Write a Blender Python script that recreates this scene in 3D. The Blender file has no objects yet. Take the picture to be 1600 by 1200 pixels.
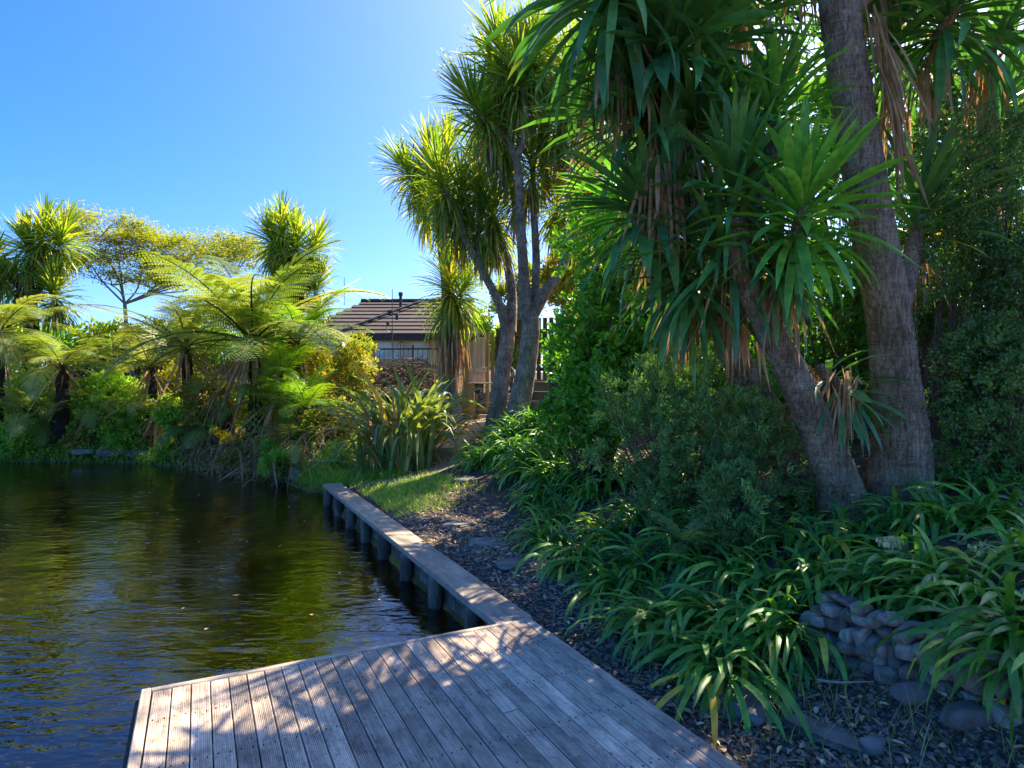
import bpy, math, random
import numpy as np
from mathutils import Vector, Matrix

random.seed(7)
RNG = np.random.default_rng(7)
R = math.radians
scene = bpy.context.scene
COL = scene.collection

# ------------------------------------------------------------------ camera, sky, sun, exposure
F = 987.0            # focal length in photo pixels (1600 wide)
CAMZ = 1.65          # eye height above the deck
cam = bpy.data.cameras.new('camera')
cam.sensor_width = 36.0
cam.lens = F / 1600.0 * 36.0
cam.clip_end = 3000
cam.clip_start = 0.05
cam_o = bpy.data.objects.new('camera', cam)
cam_o.location = (0, 0, CAMZ)
cam_o.rotation_euler = (R(90), 0, 0)
COL.objects.link(cam_o)
scene.camera = cam_o

SUN_AZ = 38.0        # degrees right of the view direction
SUN_EL = 46.0
world = bpy.data.worlds.new('World')
scene.world = world
world.use_nodes = True
nt = world.node_tree
nt.nodes.clear()
w_out = nt.nodes.new('ShaderNodeOutputWorld')
w_bg = nt.nodes.new('ShaderNodeBackground')
w_sky = nt.nodes.new('ShaderNodeTexSky')
w_sky.sky_type = 'NISHITA'
w_sky.sun_disc = False
w_sky.sun_elevation = R(SUN_EL)
w_sky.sun_rotation = R(SUN_AZ)
w_sky.altitude = 0
w_sky.air_density = 0.7
w_sky.dust_density = 1.5
w_sky.ozone_density = 7.0
w_hs = nt.nodes.new('ShaderNodeHueSaturation')
w_hs.inputs['Saturation'].default_value = 1.34
w_hs.inputs['Hue'].default_value = 0.51
w_hs.inputs['Value'].default_value = 0.85
w_gm = nt.nodes.new('ShaderNodeGamma')
w_gm.inputs['Gamma'].default_value = 0.9
w_bg.inputs['Strength'].default_value = 0.15
nt.links.new(w_sky.outputs[0], w_gm.inputs['Color'])
nt.links.new(w_gm.outputs[0], w_hs.inputs['Color'])
nt.links.new(w_hs.outputs[0], w_bg.inputs['Color'])
nt.links.new(w_bg.outputs[0], w_out.inputs['Surface'])

sun = bpy.data.lights.new('sun', 'SUN')
sun.energy = 4.2
sun.angle = R(0.55)
sun.color = (1.0, 0.87, 0.66)
sun_o = bpy.data.objects.new('sun', sun)
ce = math.cos(R(SUN_EL))
SUN_DIR = Vector((math.sin(R(SUN_AZ)) * ce, math.cos(R(SUN_AZ)) * ce, math.sin(R(SUN_EL))))
sun_o.rotation_euler = SUN_DIR.to_track_quat('Z', 'Y').to_euler()
sun_o.location = (10, 20, 30)
COL.objects.link(sun_o)

scene.view_settings.view_transform = 'Standard'
scene.view_settings.look = 'None'
scene.view_settings.gamma = 1.0
scene.view_settings.use_curve_mapping = False
scene.view_settings.exposure = 1.8
scene.render.engine = 'CYCLES'
scene.cycles.use_denoising = True
scene.cycles.max_bounces = 10
scene.cycles.diffuse_bounces = 5
scene.cycles.glossy_bounces = 3
scene.cycles.transmission_bounces = 7
scene.cycles.transparent_max_bounces = 8
scene.cycles.sample_clamp_indirect = 6.0
scene.cycles.caustics_reflective = False
scene.cycles.caustics_refractive = False


# ------------------------------------------------------------------ coordinates
def at(px, py, D):
    """point at depth D seen at photo pixel px, py"""
    return np.array(((px - 800) / F * D, D, CAMZ - (py - 600) / F * D))


def gp(px, py, z):
    D = F * (CAMZ - z) / (py - 600)
    return np.array(((px - 800) / F * D, D, z))


UX, UY = -0.445, 0.8956      # along the deck boards, away from the camera


def duv(u, v, z=0.0):
    return np.array((u * UX + v * UY, u * UY - v * UX, z))


# ------------------------------------------------------------------ materials
MATS = {}


def new_mat(name):
    m = bpy.data.materials.new(name)
    m.use_nodes = True
    m.node_tree.nodes.clear()
    MATS[name] = m
    return m, m.node_tree


def nd(t, typ, **kw):
    n = t.nodes.new(typ)
    for k, v in kw.items():
        if k.startswith('i_'):
            n.inputs[k[2:].replace('_', ' ')].default_value = v
        else:
            setattr(n, k, v)
    return n


def ramp(t, stops, interp='LINEAR'):
    n = t.nodes.new('ShaderNodeValToRGB')
    cr = n.color_ramp
    cr.interpolation = interp
    while len(cr.elements) < len(stops):
        cr.elements.new(0.5)
    for e, (p, c) in zip(cr.elements, stops):
        e.position = p
        e.color = (c[0], c[1], c[2], 1)
    return n


def leaf_mat(name, stops, trans=0.4, rough=0.45, tcol=(1.25, 1.3, 0.55), spec=0.5, interp='LINEAR', gain=2.1, tip=0.5):
    """blade / leaf: glossy front mixed with translucency; colour picked per leaf"""
    m, t = new_mat(name)
    L = t.links.new
    out = nd(t, 'ShaderNodeOutputMaterial')
    att = nd(t, 'ShaderNodeAttribute', attribute_name='tint')
    oi = nd(t, 'ShaderNodeObjectInfo')
    add = nd(t, 'ShaderNodeMath', operation='ADD')
    fr = nd(t, 'ShaderNodeMath', operation='FRACT')
    L(att.outputs['Fac'], add.inputs[0]); L(oi.outputs['Random'], add.inputs[1]); L(add.outputs[0], fr.inputs[0])
    cr = ramp(t, [(a, tuple(k * gain for k in b)) for a, b in stops], interp)
    L(fr.outputs[0], cr.inputs[0])
    tc = nd(t, 'ShaderNodeTexCoord')
    nz = nd(t, 'ShaderNodeTexNoise', i_Scale=9.0, i_Detail=3.0)
    L(tc.outputs['Object'], nz.inputs['Vector'])
    mr = nd(t, 'ShaderNodeMapRange', i_To_Min=0.72, i_To_Max=1.28)
    mr.inputs['From Min'].default_value = 0.3; mr.inputs['From Max'].default_value = 0.7
    L(nz.outputs['Fac'], mr.inputs['Value'])
    mul = nd(t, 'ShaderNodeVectorMath', operation='SCALE')
    L(cr.outputs[0], mul.inputs[0]); L(mr.outputs[0], mul.inputs['Scale'])
    al = nd(t, 'ShaderNodeAttribute', attribute_name='along')
    n3 = nd(t, 'ShaderNodeTexNoise', i_Scale=5.0, i_Detail=2.0)
    ov = nd(t, 'ShaderNodeVectorMath', operation='ADD')
    sv = nd(t, 'ShaderNodeVectorMath', operation='SCALE'); sv.inputs[0].default_value = (91, 37, 53)
    L(fr.outputs[0], sv.inputs['Scale']); L(tc.outputs['Object'], ov.inputs[0]); L(sv.outputs[0], ov.inputs[1]); L(ov.outputs[0], n3.inputs['Vector'])
    ta = nd(t, 'ShaderNodeMath', operation='MULTIPLY_ADD'); ta.inputs[1].default_value = 0.55
    L(n3.outputs['Fac'], ta.inputs[0]); L(al.outputs['Fac'], ta.inputs[2])
    tmk = nd(t, 'ShaderNodeMapRange', i_To_Min=0.0, i_To_Max=tip)
    tmk.inputs['From Min'].default_value = 1.19; tmk.inputs['From Max'].default_value = 1.27
    L(ta.outputs[0], tmk.inputs['Value'])
    tmx = nd(t, 'ShaderNodeMix', data_type='RGBA'); tmx.inputs['B'].default_value = (0.34, 0.22, 0.09, 1)
    L(tmk.outputs[0], tmx.inputs['Factor']); L(mul.outputs[0], tmx.inputs['A'])
    mul = nd(t, 'ShaderNodeVectorMath', operation='SCALE'); mul.inputs['Scale'].default_value = 1.0
    L(tmx.outputs['Result'], mul.inputs[0])
    p = nd(t, 'ShaderNodeBsdfPrincipled', i_Roughness=rough)
    p.inputs['Specular IOR Level'].default_value = spec
    L(mul.outputs[0], p.inputs['Base Color'])
    tm = nd(t, 'ShaderNodeVectorMath', operation='MULTIPLY')
    tm.inputs[1].default_value = tcol
    L(mul.outputs[0], tm.inputs[0])
    tr = nd(t, 'ShaderNodeBsdfTranslucent')
    L(tm.outputs[0], tr.inputs['Color'])
    mx = nd(t, 'ShaderNodeMixShader', i_Fac=trans)
    L(p.outputs[0], mx.inputs[1]); L(tr.outputs[0], mx.inputs[2])
    L(mx.outputs[0], out.inputs['Surface'])
    return m


def solid_mat(name, c1, c2, scale=(6, 6, 6), rough=0.8, bump=0.3, bscale=None, detail=6, dist=0.01, rnd=0.15, spec=0.3,
              c3=None, coords='Object', metallic=0.0):
    m, t = new_mat(name)
    L = t.links.new
    out = nd(t, 'ShaderNodeOutputMaterial')
    tc = nd(t, 'ShaderNodeTexCoord')
    mp = nd(t, 'ShaderNodeMapping')
    mp.inputs['Scale'].default_value = scale
    L(tc.outputs[coords], mp.inputs['Vector'])
    oi = nd(t, 'ShaderNodeObjectInfo')
    offs = nd(t, 'ShaderNodeVectorMath', operation='SCALE')
    offs.inputs[0].default_value = (37.0, 11.0, 23.0)
    L(oi.outputs['Random'], offs.inputs['Scale'])
    L(offs.outputs[0], mp.inputs['Location'])
    nz = nd(t, 'ShaderNodeTexNoise', i_Scale=1.0, i_Detail=detail, i_Roughness=0.62)
    L(mp.outputs[0], nz.inputs['Vector'])
    st = [(0.3, c1), (0.7, c2)]
    if c3 is not None:
        st = [(0.25, c1), (0.5, c2), (0.75, c3)]
    cr = ramp(t, st)
    L(nz.outputs['Fac'], cr.inputs[0])
    mr = nd(t, 'ShaderNodeMapRange', i_To_Min=1 - rnd, i_To_Max=1 + rnd)
    L(oi.outputs['Random'], mr.inputs['Value'])
    mul = nd(t, 'ShaderNodeVectorMath', operation='SCALE')
    L(cr.outputs[0], mul.inputs[0]); L(mr.outputs[0], mul.inputs['Scale'])
    p = nd(t, 'ShaderNodeBsdfPrincipled', i_Roughness=rough, i_Metallic=metallic)
    p.inputs['Specular IOR Level'].default_value = spec
    L(mul.outputs[0], p.inputs['Base Color'])
    if bump:
        mp2 = nd(t, 'ShaderNodeMapping')
        mp2.inputs['Scale'].default_value = bscale or tuple(4 * s for s in scale)
        L(tc.outputs[coords], mp2.inputs['Vector'])
        n2 = nd(t, 'ShaderNodeTexNoise', i_Scale=1.0, i_Detail=5.0, i_Roughness=0.6)
        L(mp2.outputs[0], n2.inputs['Vector'])
        b = nd(t, 'ShaderNodeBump', i_Strength=bump, i_Distance=dist)
        L(n2.outputs['Fac'], b.inputs['Height'])
        L(b.outputs[0], p.inputs['Normal'])
    L(p.outputs[0], out.inputs['Surface'])
    return m


# leaves
leaf_mat('yucca', [(0, (0.032, 0.085, 0.03)), (0.5, (0.045, 0.115, 0.03)), (1, (0.075, 0.165, 0.035))], 0.22, 0.36, (1.2, 1.5, 0.4), gain=2.5)
leaf_mat('yucca_young', [(0, (0.06, 0.16, 0.03)), (1, (0.105, 0.24, 0.035))], 0.34, 0.36, (1.3, 1.4, 0.4), gain=2.5)
leaf_mat('dead_leaf', [(0, (0.16, 0.1, 0.055)), (0.6, (0.27, 0.17, 0.085)), (1, (0.36, 0.27, 0.17))], 0.3, 0.7, (1.2, 1.0, 0.7), 0.2)
leaf_mat('yellow_leaf', [(0, (0.45, 0.27, 0.02)), (1, (0.55, 0.38, 0.04))], 0.4, 0.5, (1.1, 1.0, 0.6))
leaf_mat('agapanthus', [(0, (0.038, 0.105, 0.02)), (0.5, (0.06, 0.155, 0.024)), (0.88, (0.1, 0.22, 0.03)), (0.97, (0.17, 0.27, 0.03)), (1, (0.3, 0.26, 0.04))], 0.3, 0.4, (1.2, 1.3, 0.4), gain=2.1)
leaf_mat('flax', [(0, (0.075, 0.13, 0.06)), (0.5, (0.12, 0.175, 0.065)), (0.85, (0.15, 0.2, 0.05)), (0.95, (0.3, 0.22, 0.06)), (1, (0.34, 0.25, 0.13))], 0.38, 0.45, (1.6, 1.35, 0.3))
leaf_mat('cordyline', [(0, (0.06, 0.115, 0.025)), (0.5, (0.1, 0.17, 0.03)), (0.85, (0.19, 0.22, 0.035)), (1, (0.29, 0.22, 0.06))], 0.5, 0.42, (1.7, 1.55, 0.3))
leaf_mat('fern', [(0, (0.08, 0.125, 0.03)), (0.5, (0.135, 0.18, 0.045)), (1, (0.23, 0.25, 0.085))], 0.45, 0.45, (1.5, 1.35, 0.35), 0.6)
leaf_mat('fern_bright', [(0, (0.09, 0.2, 0.02)), (1, (0.2, 0.32, 0.03))], 0.45, 0.5, (1.4, 1.3, 0.35), gain=1.6)
leaf_mat('broadleaf', [(0, (0.035, 0.105, 0.016)), (0.6, (0.065, 0.165, 0.02)), (1, (0.14, 0.25, 0.022))], 0.36, 0.3, (1.5, 1.5, 0.3), gain=2.5)
leaf_mat('hebe', [(0, (0.045, 0.09, 0.03)), (0.7, (0.075, 0.14, 0.038)), (1, (0.12, 0.19, 0.05))], 0.26, 0.4, (1.2, 1.3, 0.4), gain=2.5)
leaf_mat('smallleaf', [(0, (0.035, 0.075, 0.024)), (0.7, (0.06, 0.12, 0.03)), (1, (0.12, 0.18, 0.035))], 0.3, 0.34, (1.5, 1.4, 0.3), gain=2.5)
leaf_mat('bank_green', [(0, (0.06, 0.14, 0.02)), (0.5, (0.11, 0.21, 0.028)), (0.85, (0.2, 0.29, 0.04)), (1, (0.3, 0.33, 0.06))], 0.46, 0.42, (1.4, 1.3, 0.3), gain=2.4)
leaf_mat('bank_yellow', [(0, (0.13, 0.21, 0.022)), (0.5, (0.22, 0.28, 0.03)), (0.82, (0.33, 0.31, 0.04)), (0.92, (0.4, 0.2, 0.06)), (1, (0.46, 0.34, 0.2))], 0.42, 0.5, (1.3, 1.15, 0.4), gain=1.5)
leaf_mat('acacia', [(0, (0.11, 0.16, 0.02)), (0.6, (0.17, 0.19, 0.025)), (1, (0.26, 0.21, 0.03))], 0.5, 0.5, (1.2, 1.2, 0.35))
leaf_mat('canopy', [(0, (0.05, 0.075, 0.02)), (0.6, (0.1, 0.1, 0.025)), (1, (0.24, 0.17, 0.04))], 0.5, 0.5, (2.0, 1.6, 0.4))
leaf_mat('grass', [(0, (0.07, 0.16, 0.02)), (0.6, (0.13, 0.22, 0.025)), (0.88, (0.24, 0.27, 0.04)), (1, (0.36, 0.28, 0.12))], 0.4, 0.5, (1.3, 1.2, 0.4), gain=2.6)
leaf_mat('weed', [(0, (0.06, 0.12, 0.03)), (0.5, (0.13, 0.16, 0.05)), (1, (0.3, 0.23, 0.12))], 0.35, 0.6, (1.2, 1.1, 0.5))
leaf_mat('flower_yellow', [(0, (0.6, 0.46, 0.02)), (1, (0.72, 0.58, 0.04))], 0.4, 0.6, (1, 1, 0.6))
leaf_mat('seed_pod', [(0, (0.25, 0.3, 0.08)), (0.6, (0.45, 0.4, 0.17)), (1, (0.5, 0.33, 0.3))], 0.3, 0.6, (1, 1, 0.7))
leaf_mat('litter', [(0, (0.12, 0.075, 0.045)), (0.5, (0.25, 0.16, 0.09)), (0.9, (0.42, 0.29, 0.18)), (1, (0.5, 0.42, 0.32))], 0.15, 0.8, (1, 1, 1), 0.2)

# bark, wood, stone ...
solid_mat('yucca_bark_plain', (0.09, 0.062, 0.046), (0.2, 0.15, 0.118), (16, 16, 5), 0.9, 1.0, (60, 60, 16), dist=0.035, c3=(0.38, 0.32, 0.275))
solid_mat('cordyline_bark_plain', (0.13, 0.105, 0.085), (0.24, 0.2, 0.165), (8, 8, 4), 0.9, 0.8, (32, 32, 14), dist=0.02, c3=(0.3, 0.255, 0.215))
solid_mat('dark_bark', (0.018, 0.013, 0.01), (0.07, 0.05, 0.035), (8, 8, 3), 0.95, 0.9, dist=0.03)
solid_mat('twig', (0.09, 0.06, 0.04), (0.2, 0.145, 0.1), (10, 10, 10), 0.9, 0.2)
solid_mat('pale_twig', (0.24, 0.19, 0.15), (0.42, 0.36, 0.3), (10, 10, 10), 0.9, 0.2)
solid_mat('frond_stalk', (0.05, 0.035, 0.018), (0.12, 0.09, 0.03), (10, 10, 10), 0.7, 0.0)
solid_mat('post_wood', (0.12, 0.1, 0.08), (0.26, 0.22, 0.175), (14, 14, 2), 0.9, 0.5, dist=0.006, c3=(0.36, 0.32, 0.27))
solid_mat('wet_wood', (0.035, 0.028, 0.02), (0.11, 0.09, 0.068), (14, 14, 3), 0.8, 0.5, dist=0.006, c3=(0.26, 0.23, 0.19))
solid_mat('gold_wood', (0.2, 0.13, 0.06), (0.38, 0.26, 0.13), (12, 12, 2), 0.85, 0.4, dist=0.005)
solid_mat('gate_wood', (0.5, 0.37, 0.28), (0.68, 0.53, 0.42), (14, 14, 1.5), 0.85, 0.3, dist=0.004)
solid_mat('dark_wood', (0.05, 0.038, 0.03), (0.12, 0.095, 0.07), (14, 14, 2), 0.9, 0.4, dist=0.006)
solid_mat('sleeper_wood', (0.22, 0.17, 0.125), (0.45, 0.38, 0.31), (3, 16, 16), 0.9, 0.4, dist=0.006)
solid_mat('wall_stone', (0.11, 0.088, 0.068), (0.25, 0.215, 0.175), (16, 16, 16), 0.9, 0.8, dist=0.012, rnd=0.45, c3=(0.42, 0.37, 0.31))
solid_mat('flat_stone', (0.12, 0.105, 0.092), (0.27, 0.245, 0.22), (9, 9, 9), 0.75, 0.5, dist=0.005, rnd=0.2)
solid_mat('mortar', (0.05, 0.038, 0.028), (0.12, 0.095, 0.07), (12, 12, 12), 0.95, 0.5)
solid_mat('gravel_stone', (0.085, 0.068, 0.054), (0.21, 0.18, 0.15), (14, 14, 14), 0.85, 0.0, c3=(0.38, 0.32, 0.26))
solid_mat('pale_rock', (0.12, 0.1, 0.08), (0.26, 0.235, 0.2), (6, 6, 6), 0.9, 0.5, dist=0.01)
solid_mat('concrete', (0.2, 0.18, 0.15), (0.34, 0.31, 0.265), (4, 4, 4), 0.9, 0.3, dist=0.004)
solid_mat('brick_brown', (0.16, 0.1, 0.065), (0.27, 0.175, 0.115), (8, 8, 8), 0.9, 0.3, dist=0.004, rnd=0.25)
solid_mat('black_metal', (0.015, 0.014, 0.014), (0.035, 0.032, 0.03), (10, 10, 10), 0.5, 0.0, spec=0.5)
solid_mat('grey_metal', (0.2, 0.2, 0.21), (0.3, 0.3, 0.31), (10, 10, 10), 0.4, 0.0, spec=0.5, metallic=0.6)
solid_mat('roof_tile', (0.06, 0.044, 0.036), (0.11, 0.085, 0.072), (3, 10, 10), 0.8, 0.2, dist=0.01, rnd=0.12)
solid_mat('roof_dark', (0.03, 0.026, 0.024), (0.055, 0.05, 0.047), (6, 6, 6), 0.6, 0.0)
solid_mat('cream_wall', (0.84, 0.6, 0.28), (0.86, 0.66, 0.35), (2, 2, 2), 0.9, 0.1)
solid_mat('white_paint', (0.72, 0.7, 0.66), (0.8, 0.78, 0.74), (4, 4, 4), 0.6, 0.0)


def bark_mat(name, c1, c2, c3, ring=9.0):
    """old palm-like bark: fine vertical fissures, faint rings of leaf scars, grey bloom"""
    m, t = new_mat(name)
    L = t.links.new
    out = nd(t, 'ShaderNodeOutputMaterial')
    tc = nd(t, 'ShaderNodeTexCoord')

    def noise(scale, detail=5, rough=0.65, dist=0.0):
        mp = nd(t, 'ShaderNodeMapping'); mp.inputs['Scale'].default_value = scale
        L(tc.outputs['Object'], mp.inputs['Vector'])
        n = nd(t, 'ShaderNodeTexNoise', i_Scale=1.0, i_Detail=detail, i_Roughness=rough, i_Distortion=dist)
        L(mp.outputs[0], n.inputs['Vector']); return n.outputs['Fac']
    fis = noise((46, 46, 9), 6, 0.7, 0.6)
    rg = noise((5, 5, ring * 6), 4, 0.7, 0.3)
    bl = noise((6, 6, 3.5), 5, 0.6)
    fine = noise((120, 120, 60), 3, 0.7)
    cr = ramp(t, [(0.36, c1), (0.5, c2), (0.64, c3)])
    L(fis, cr.inputs[0])
    def mulr(col, fac, stops, amt):
        r_ = ramp(t, stops); L(fac, r_.inputs[0])
        mx = nd(t, 'ShaderNodeMix', data_type='RGBA', blend_type='MULTIPLY'); mx.inputs['Factor'].default_value = amt
        L(col, mx.inputs['A']); L(r_.outputs[0], mx.inputs['B']); return mx.outputs['Result']
    col = mulr(cr.outputs[0], rg, [(0.36, (0.6, 0.57, 0.55)), (0.52, (1.1, 1.08, 1.05))], 0.6)
    col = mulr(col, bl, [(0.35, (0.62, 0.56, 0.5)), (0.65, (1.3, 1.3, 1.3))], 0.9)
    col = mulr(col, fine, [(0.35, (0.6, 0.6, 0.6)), (0.65, (1.3, 1.3, 1.3))], 0.7)
    p = nd(t, 'ShaderNodeBsdfPrincipled', i_Roughness=0.92)
    p.inputs['Specular IOR Level'].default_value = 0.2
    L(col, p.inputs['Base Color'])
    ad = nd(t, 'ShaderNodeMath', operation='MULTIPLY_ADD'); ad.inputs[1].default_value = 0.7
    L(rg, ad.inputs[0]); L(fis, ad.inputs[2])
    b = nd(t, 'ShaderNodeBump', i_Strength=1.0, i_Distance=0.05)
    L(ad.outputs[0], b.inputs['Height']); L(b.outputs[0], p.inputs['Normal'])
    L(p.outputs[0], out.inputs['Surface'])


def deck_mat(name, pale=1.0, weather=1.0):
    """weathered grey timber, grain along local X; drying cracks, stains and lichen"""
    m, t = new_mat(name)
    L = t.links.new
    out = nd(t, 'ShaderNodeOutputMaterial')
    tc = nd(t, 'ShaderNodeTexCoord')
    oi = nd(t, 'ShaderNodeObjectInfo')
    offs = nd(t, 'ShaderNodeVectorMath', operation='SCALE')
    offs.inputs[0].default_value = (53.0, 31.0, 17.0)
    L(oi.outputs['Random'], offs.inputs['Scale'])
    vec = nd(t, 'ShaderNodeVectorMath', operation='ADD')
    L(tc.outputs['Object'], vec.inputs[0]); L(offs.outputs[0], vec.inputs[1])

    def noise(scale, detail=5, rough=0.6):
        mp = nd(t, 'ShaderNodeMapping')
        mp.inputs['Scale'].default_value = scale
        L(vec.outputs[0], mp.inputs['Vector'])
        n = nd(t, 'ShaderNodeTexNoise', i_Scale=1.0, i_Detail=detail, i_Roughness=rough)
        L(mp.outputs[0], n.inputs['Vector'])
        return n
    grain = noise((3.0, 130, 130), 6, 0.7)
    blot = noise((5, 9, 9), 6, 0.65)
    big = noise((1.1, 3.0, 3.0), 4, 0.6)
    spots = noise((26, 34, 34), 4, 0.7)
    c = lambda v: tuple(pale * k for k in v)
    cr = ramp(t, [(0.25, c((0.135, 0.107, 0.08))), (0.5, c((0.25, 0.206, 0.158))), (0.75, c((0.37, 0.315, 0.25)))])
    L(grain.outputs['Fac'], cr.inputs[0])
    cb = ramp(t, [(0.3, (0.42, 0.4, 0.39)), (0.5, (0.95, 0.93, 0.92)), (0.7, (1.35, 1.33, 1.3))])
    L(blot.outputs['Fac'], cb.inputs[0])
    m1 = nd(t, 'ShaderNodeMix', data_type='RGBA', blend_type='MULTIPLY')
    m1.inputs['Factor'].default_value = 0.85 * weather
    L(cr.outputs[0], m1.inputs['A']); L(cb.outputs[0], m1.inputs['B'])
    cbig = ramp(t, [(0.32, (0.7, 0.68, 0.7)), (0.68, (1.22, 1.18, 1.12))])
    L(big.outputs['Fac'], cbig.inputs[0])
    m2 = nd(t, 'ShaderNodeMix', data_type='RGBA', blend_type='MULTIPLY')
    m2.inputs['Factor'].default_value = 0.9 * weather
    L(m1.outputs['Result'], m2.inputs['A']); L(cbig.outputs[0], m2.inputs['B'])
    cs = ramp(t, [(0.0, (0.35, 0.32, 0.3)), (0.33, (0.4, 0.37, 0.35)), (0.42, (1, 1, 1)), (1, (1, 1, 1))])
    L(spots.outputs['Fac'], cs.inputs[0])
    m3 = nd(t, 'ShaderNodeMix', data_type='RGBA', blend_type='MULTIPLY')
    m3.inputs['Factor'].default_value = 0.8 * weather
    L(m2.outputs['Result'], m3.inputs['A']); L(cs.outputs[0], m3.inputs['B'])
    mr = nd(t, 'ShaderNodeMapRange', i_To_Min=0.74, i_To_Max=1.24)
    L(oi.outputs['Random'], mr.inputs['Value'])
    mul = nd(t, 'ShaderNodeVectorMath', operation='SCALE')
    L(m3.outputs['Result'], mul.inputs[0]); L(mr.outputs[0], mul.inputs['Scale'])
    p = nd(t, 'ShaderNodeBsdfPrincipled', i_Roughness=0.78)
    p.inputs['Specular IOR Level'].default_value = 0.3
    L(mul.outputs[0], p.inputs['Base Color'])
    b = nd(t, 'ShaderNodeBump', i_Strength=0.6, i_Distance=0.003)
    L(grain.outputs['Fac'], b.inputs['Height']); L(b.outputs[0], p.inputs['Normal'])
    L(p.outputs[0], out.inputs['Surface'])
    return m


bark_mat('yucca_bark', (0.22, 0.15, 0.09), (0.43, 0.32, 0.205), (0.6, 0.49, 0.36), 7.0)
bark_mat('cordyline_bark', (0.2, 0.14, 0.092), (0.4, 0.295, 0.21), (0.56, 0.44, 0.34), 3.0)
deck_mat('deck_wood', 2.3)
deck_mat('cap_wood', 2.0, 0.7)


def water_mat():
    m, t = new_mat('water')
    L = t.links.new
    out = nd(t, 'ShaderNodeOutputMaterial')
    tc = nd(t, 'ShaderNodeTexCoord')

    def wav(scale, rot, detail=2.0, dist=0.0):
        mp = nd(t, 'ShaderNodeMapping')
        mp.inputs['Scale'].default_value = scale
        mp.inputs['Rotation'].default_value = (0, 0, R(rot))
        L(tc.outputs['Object'], mp.inputs['Vector'])
        n = nd(t, 'ShaderNodeTexNoise', i_Scale=1.0, i_Detail=detail, i_Roughness=0.5, i_Distortion=dist)
        L(mp.outputs[0], n.inputs['Vector'])
        return n
    a = wav((3.3, 8.5, 1), 20, 2.0, 0.6)
    b = wav((8.0, 14.0, 1), -14, 2.0, 0.3)
    c = wav((0.9, 1.3, 1), 40, 2.0)
    add = nd(t, 'ShaderNodeMath', operation='MULTIPLY_ADD')
    add.inputs[1].default_value = 0.45
    L(b.outputs['Fac'], add.inputs[0]); L(a.outputs['Fac'], add.inputs[2])
    calm = nd(t, 'ShaderNodeMapRange', i_To_Min=0.25, i_To_Max=1.15)
    calm.inputs['From Min'].default_value = 0.35; calm.inputs['From Max'].default_value = 0.62
    L(c.outputs['Fac'], calm.inputs['Value'])
    hm = nd(t, 'ShaderNodeMath', operation='MULTIPLY')
    L(add.outputs[0], hm.inputs[0]); L(calm.outputs[0], hm.inputs[1])
    bp = nd(t, 'ShaderNodeBump', i_Strength=1.0, i_Distance=0.0125)
    L(hm.outputs[0], bp.inputs['Height'])
    fres = nd(t, 'ShaderNodeFresnel', i_IOR=1.6)
    L(bp.outputs[0], fres.inputs['Normal'])
    gl = nd(t, 'ShaderNodeBsdfGlossy', i_Roughness=0.015)
    gl.inputs['Color'].default_value = (1, 1, 1, 1)
    L(bp.outputs[0], gl.inputs['Normal'])
    tr = nd(t, 'ShaderNodeBsdfTransparent')
    tr.inputs['Color'].default_value = (0.74, 0.62, 0.28, 1)
    mx = nd(t, 'ShaderNodeMixShader')
    L(fres.outputs[0], mx.inputs[0]); L(tr.outputs[0], mx.inputs[1]); L(gl.outputs[0], mx.inputs[2])
    L(mx.outputs[0], out.inputs['Surface'])


water_mat()


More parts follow.
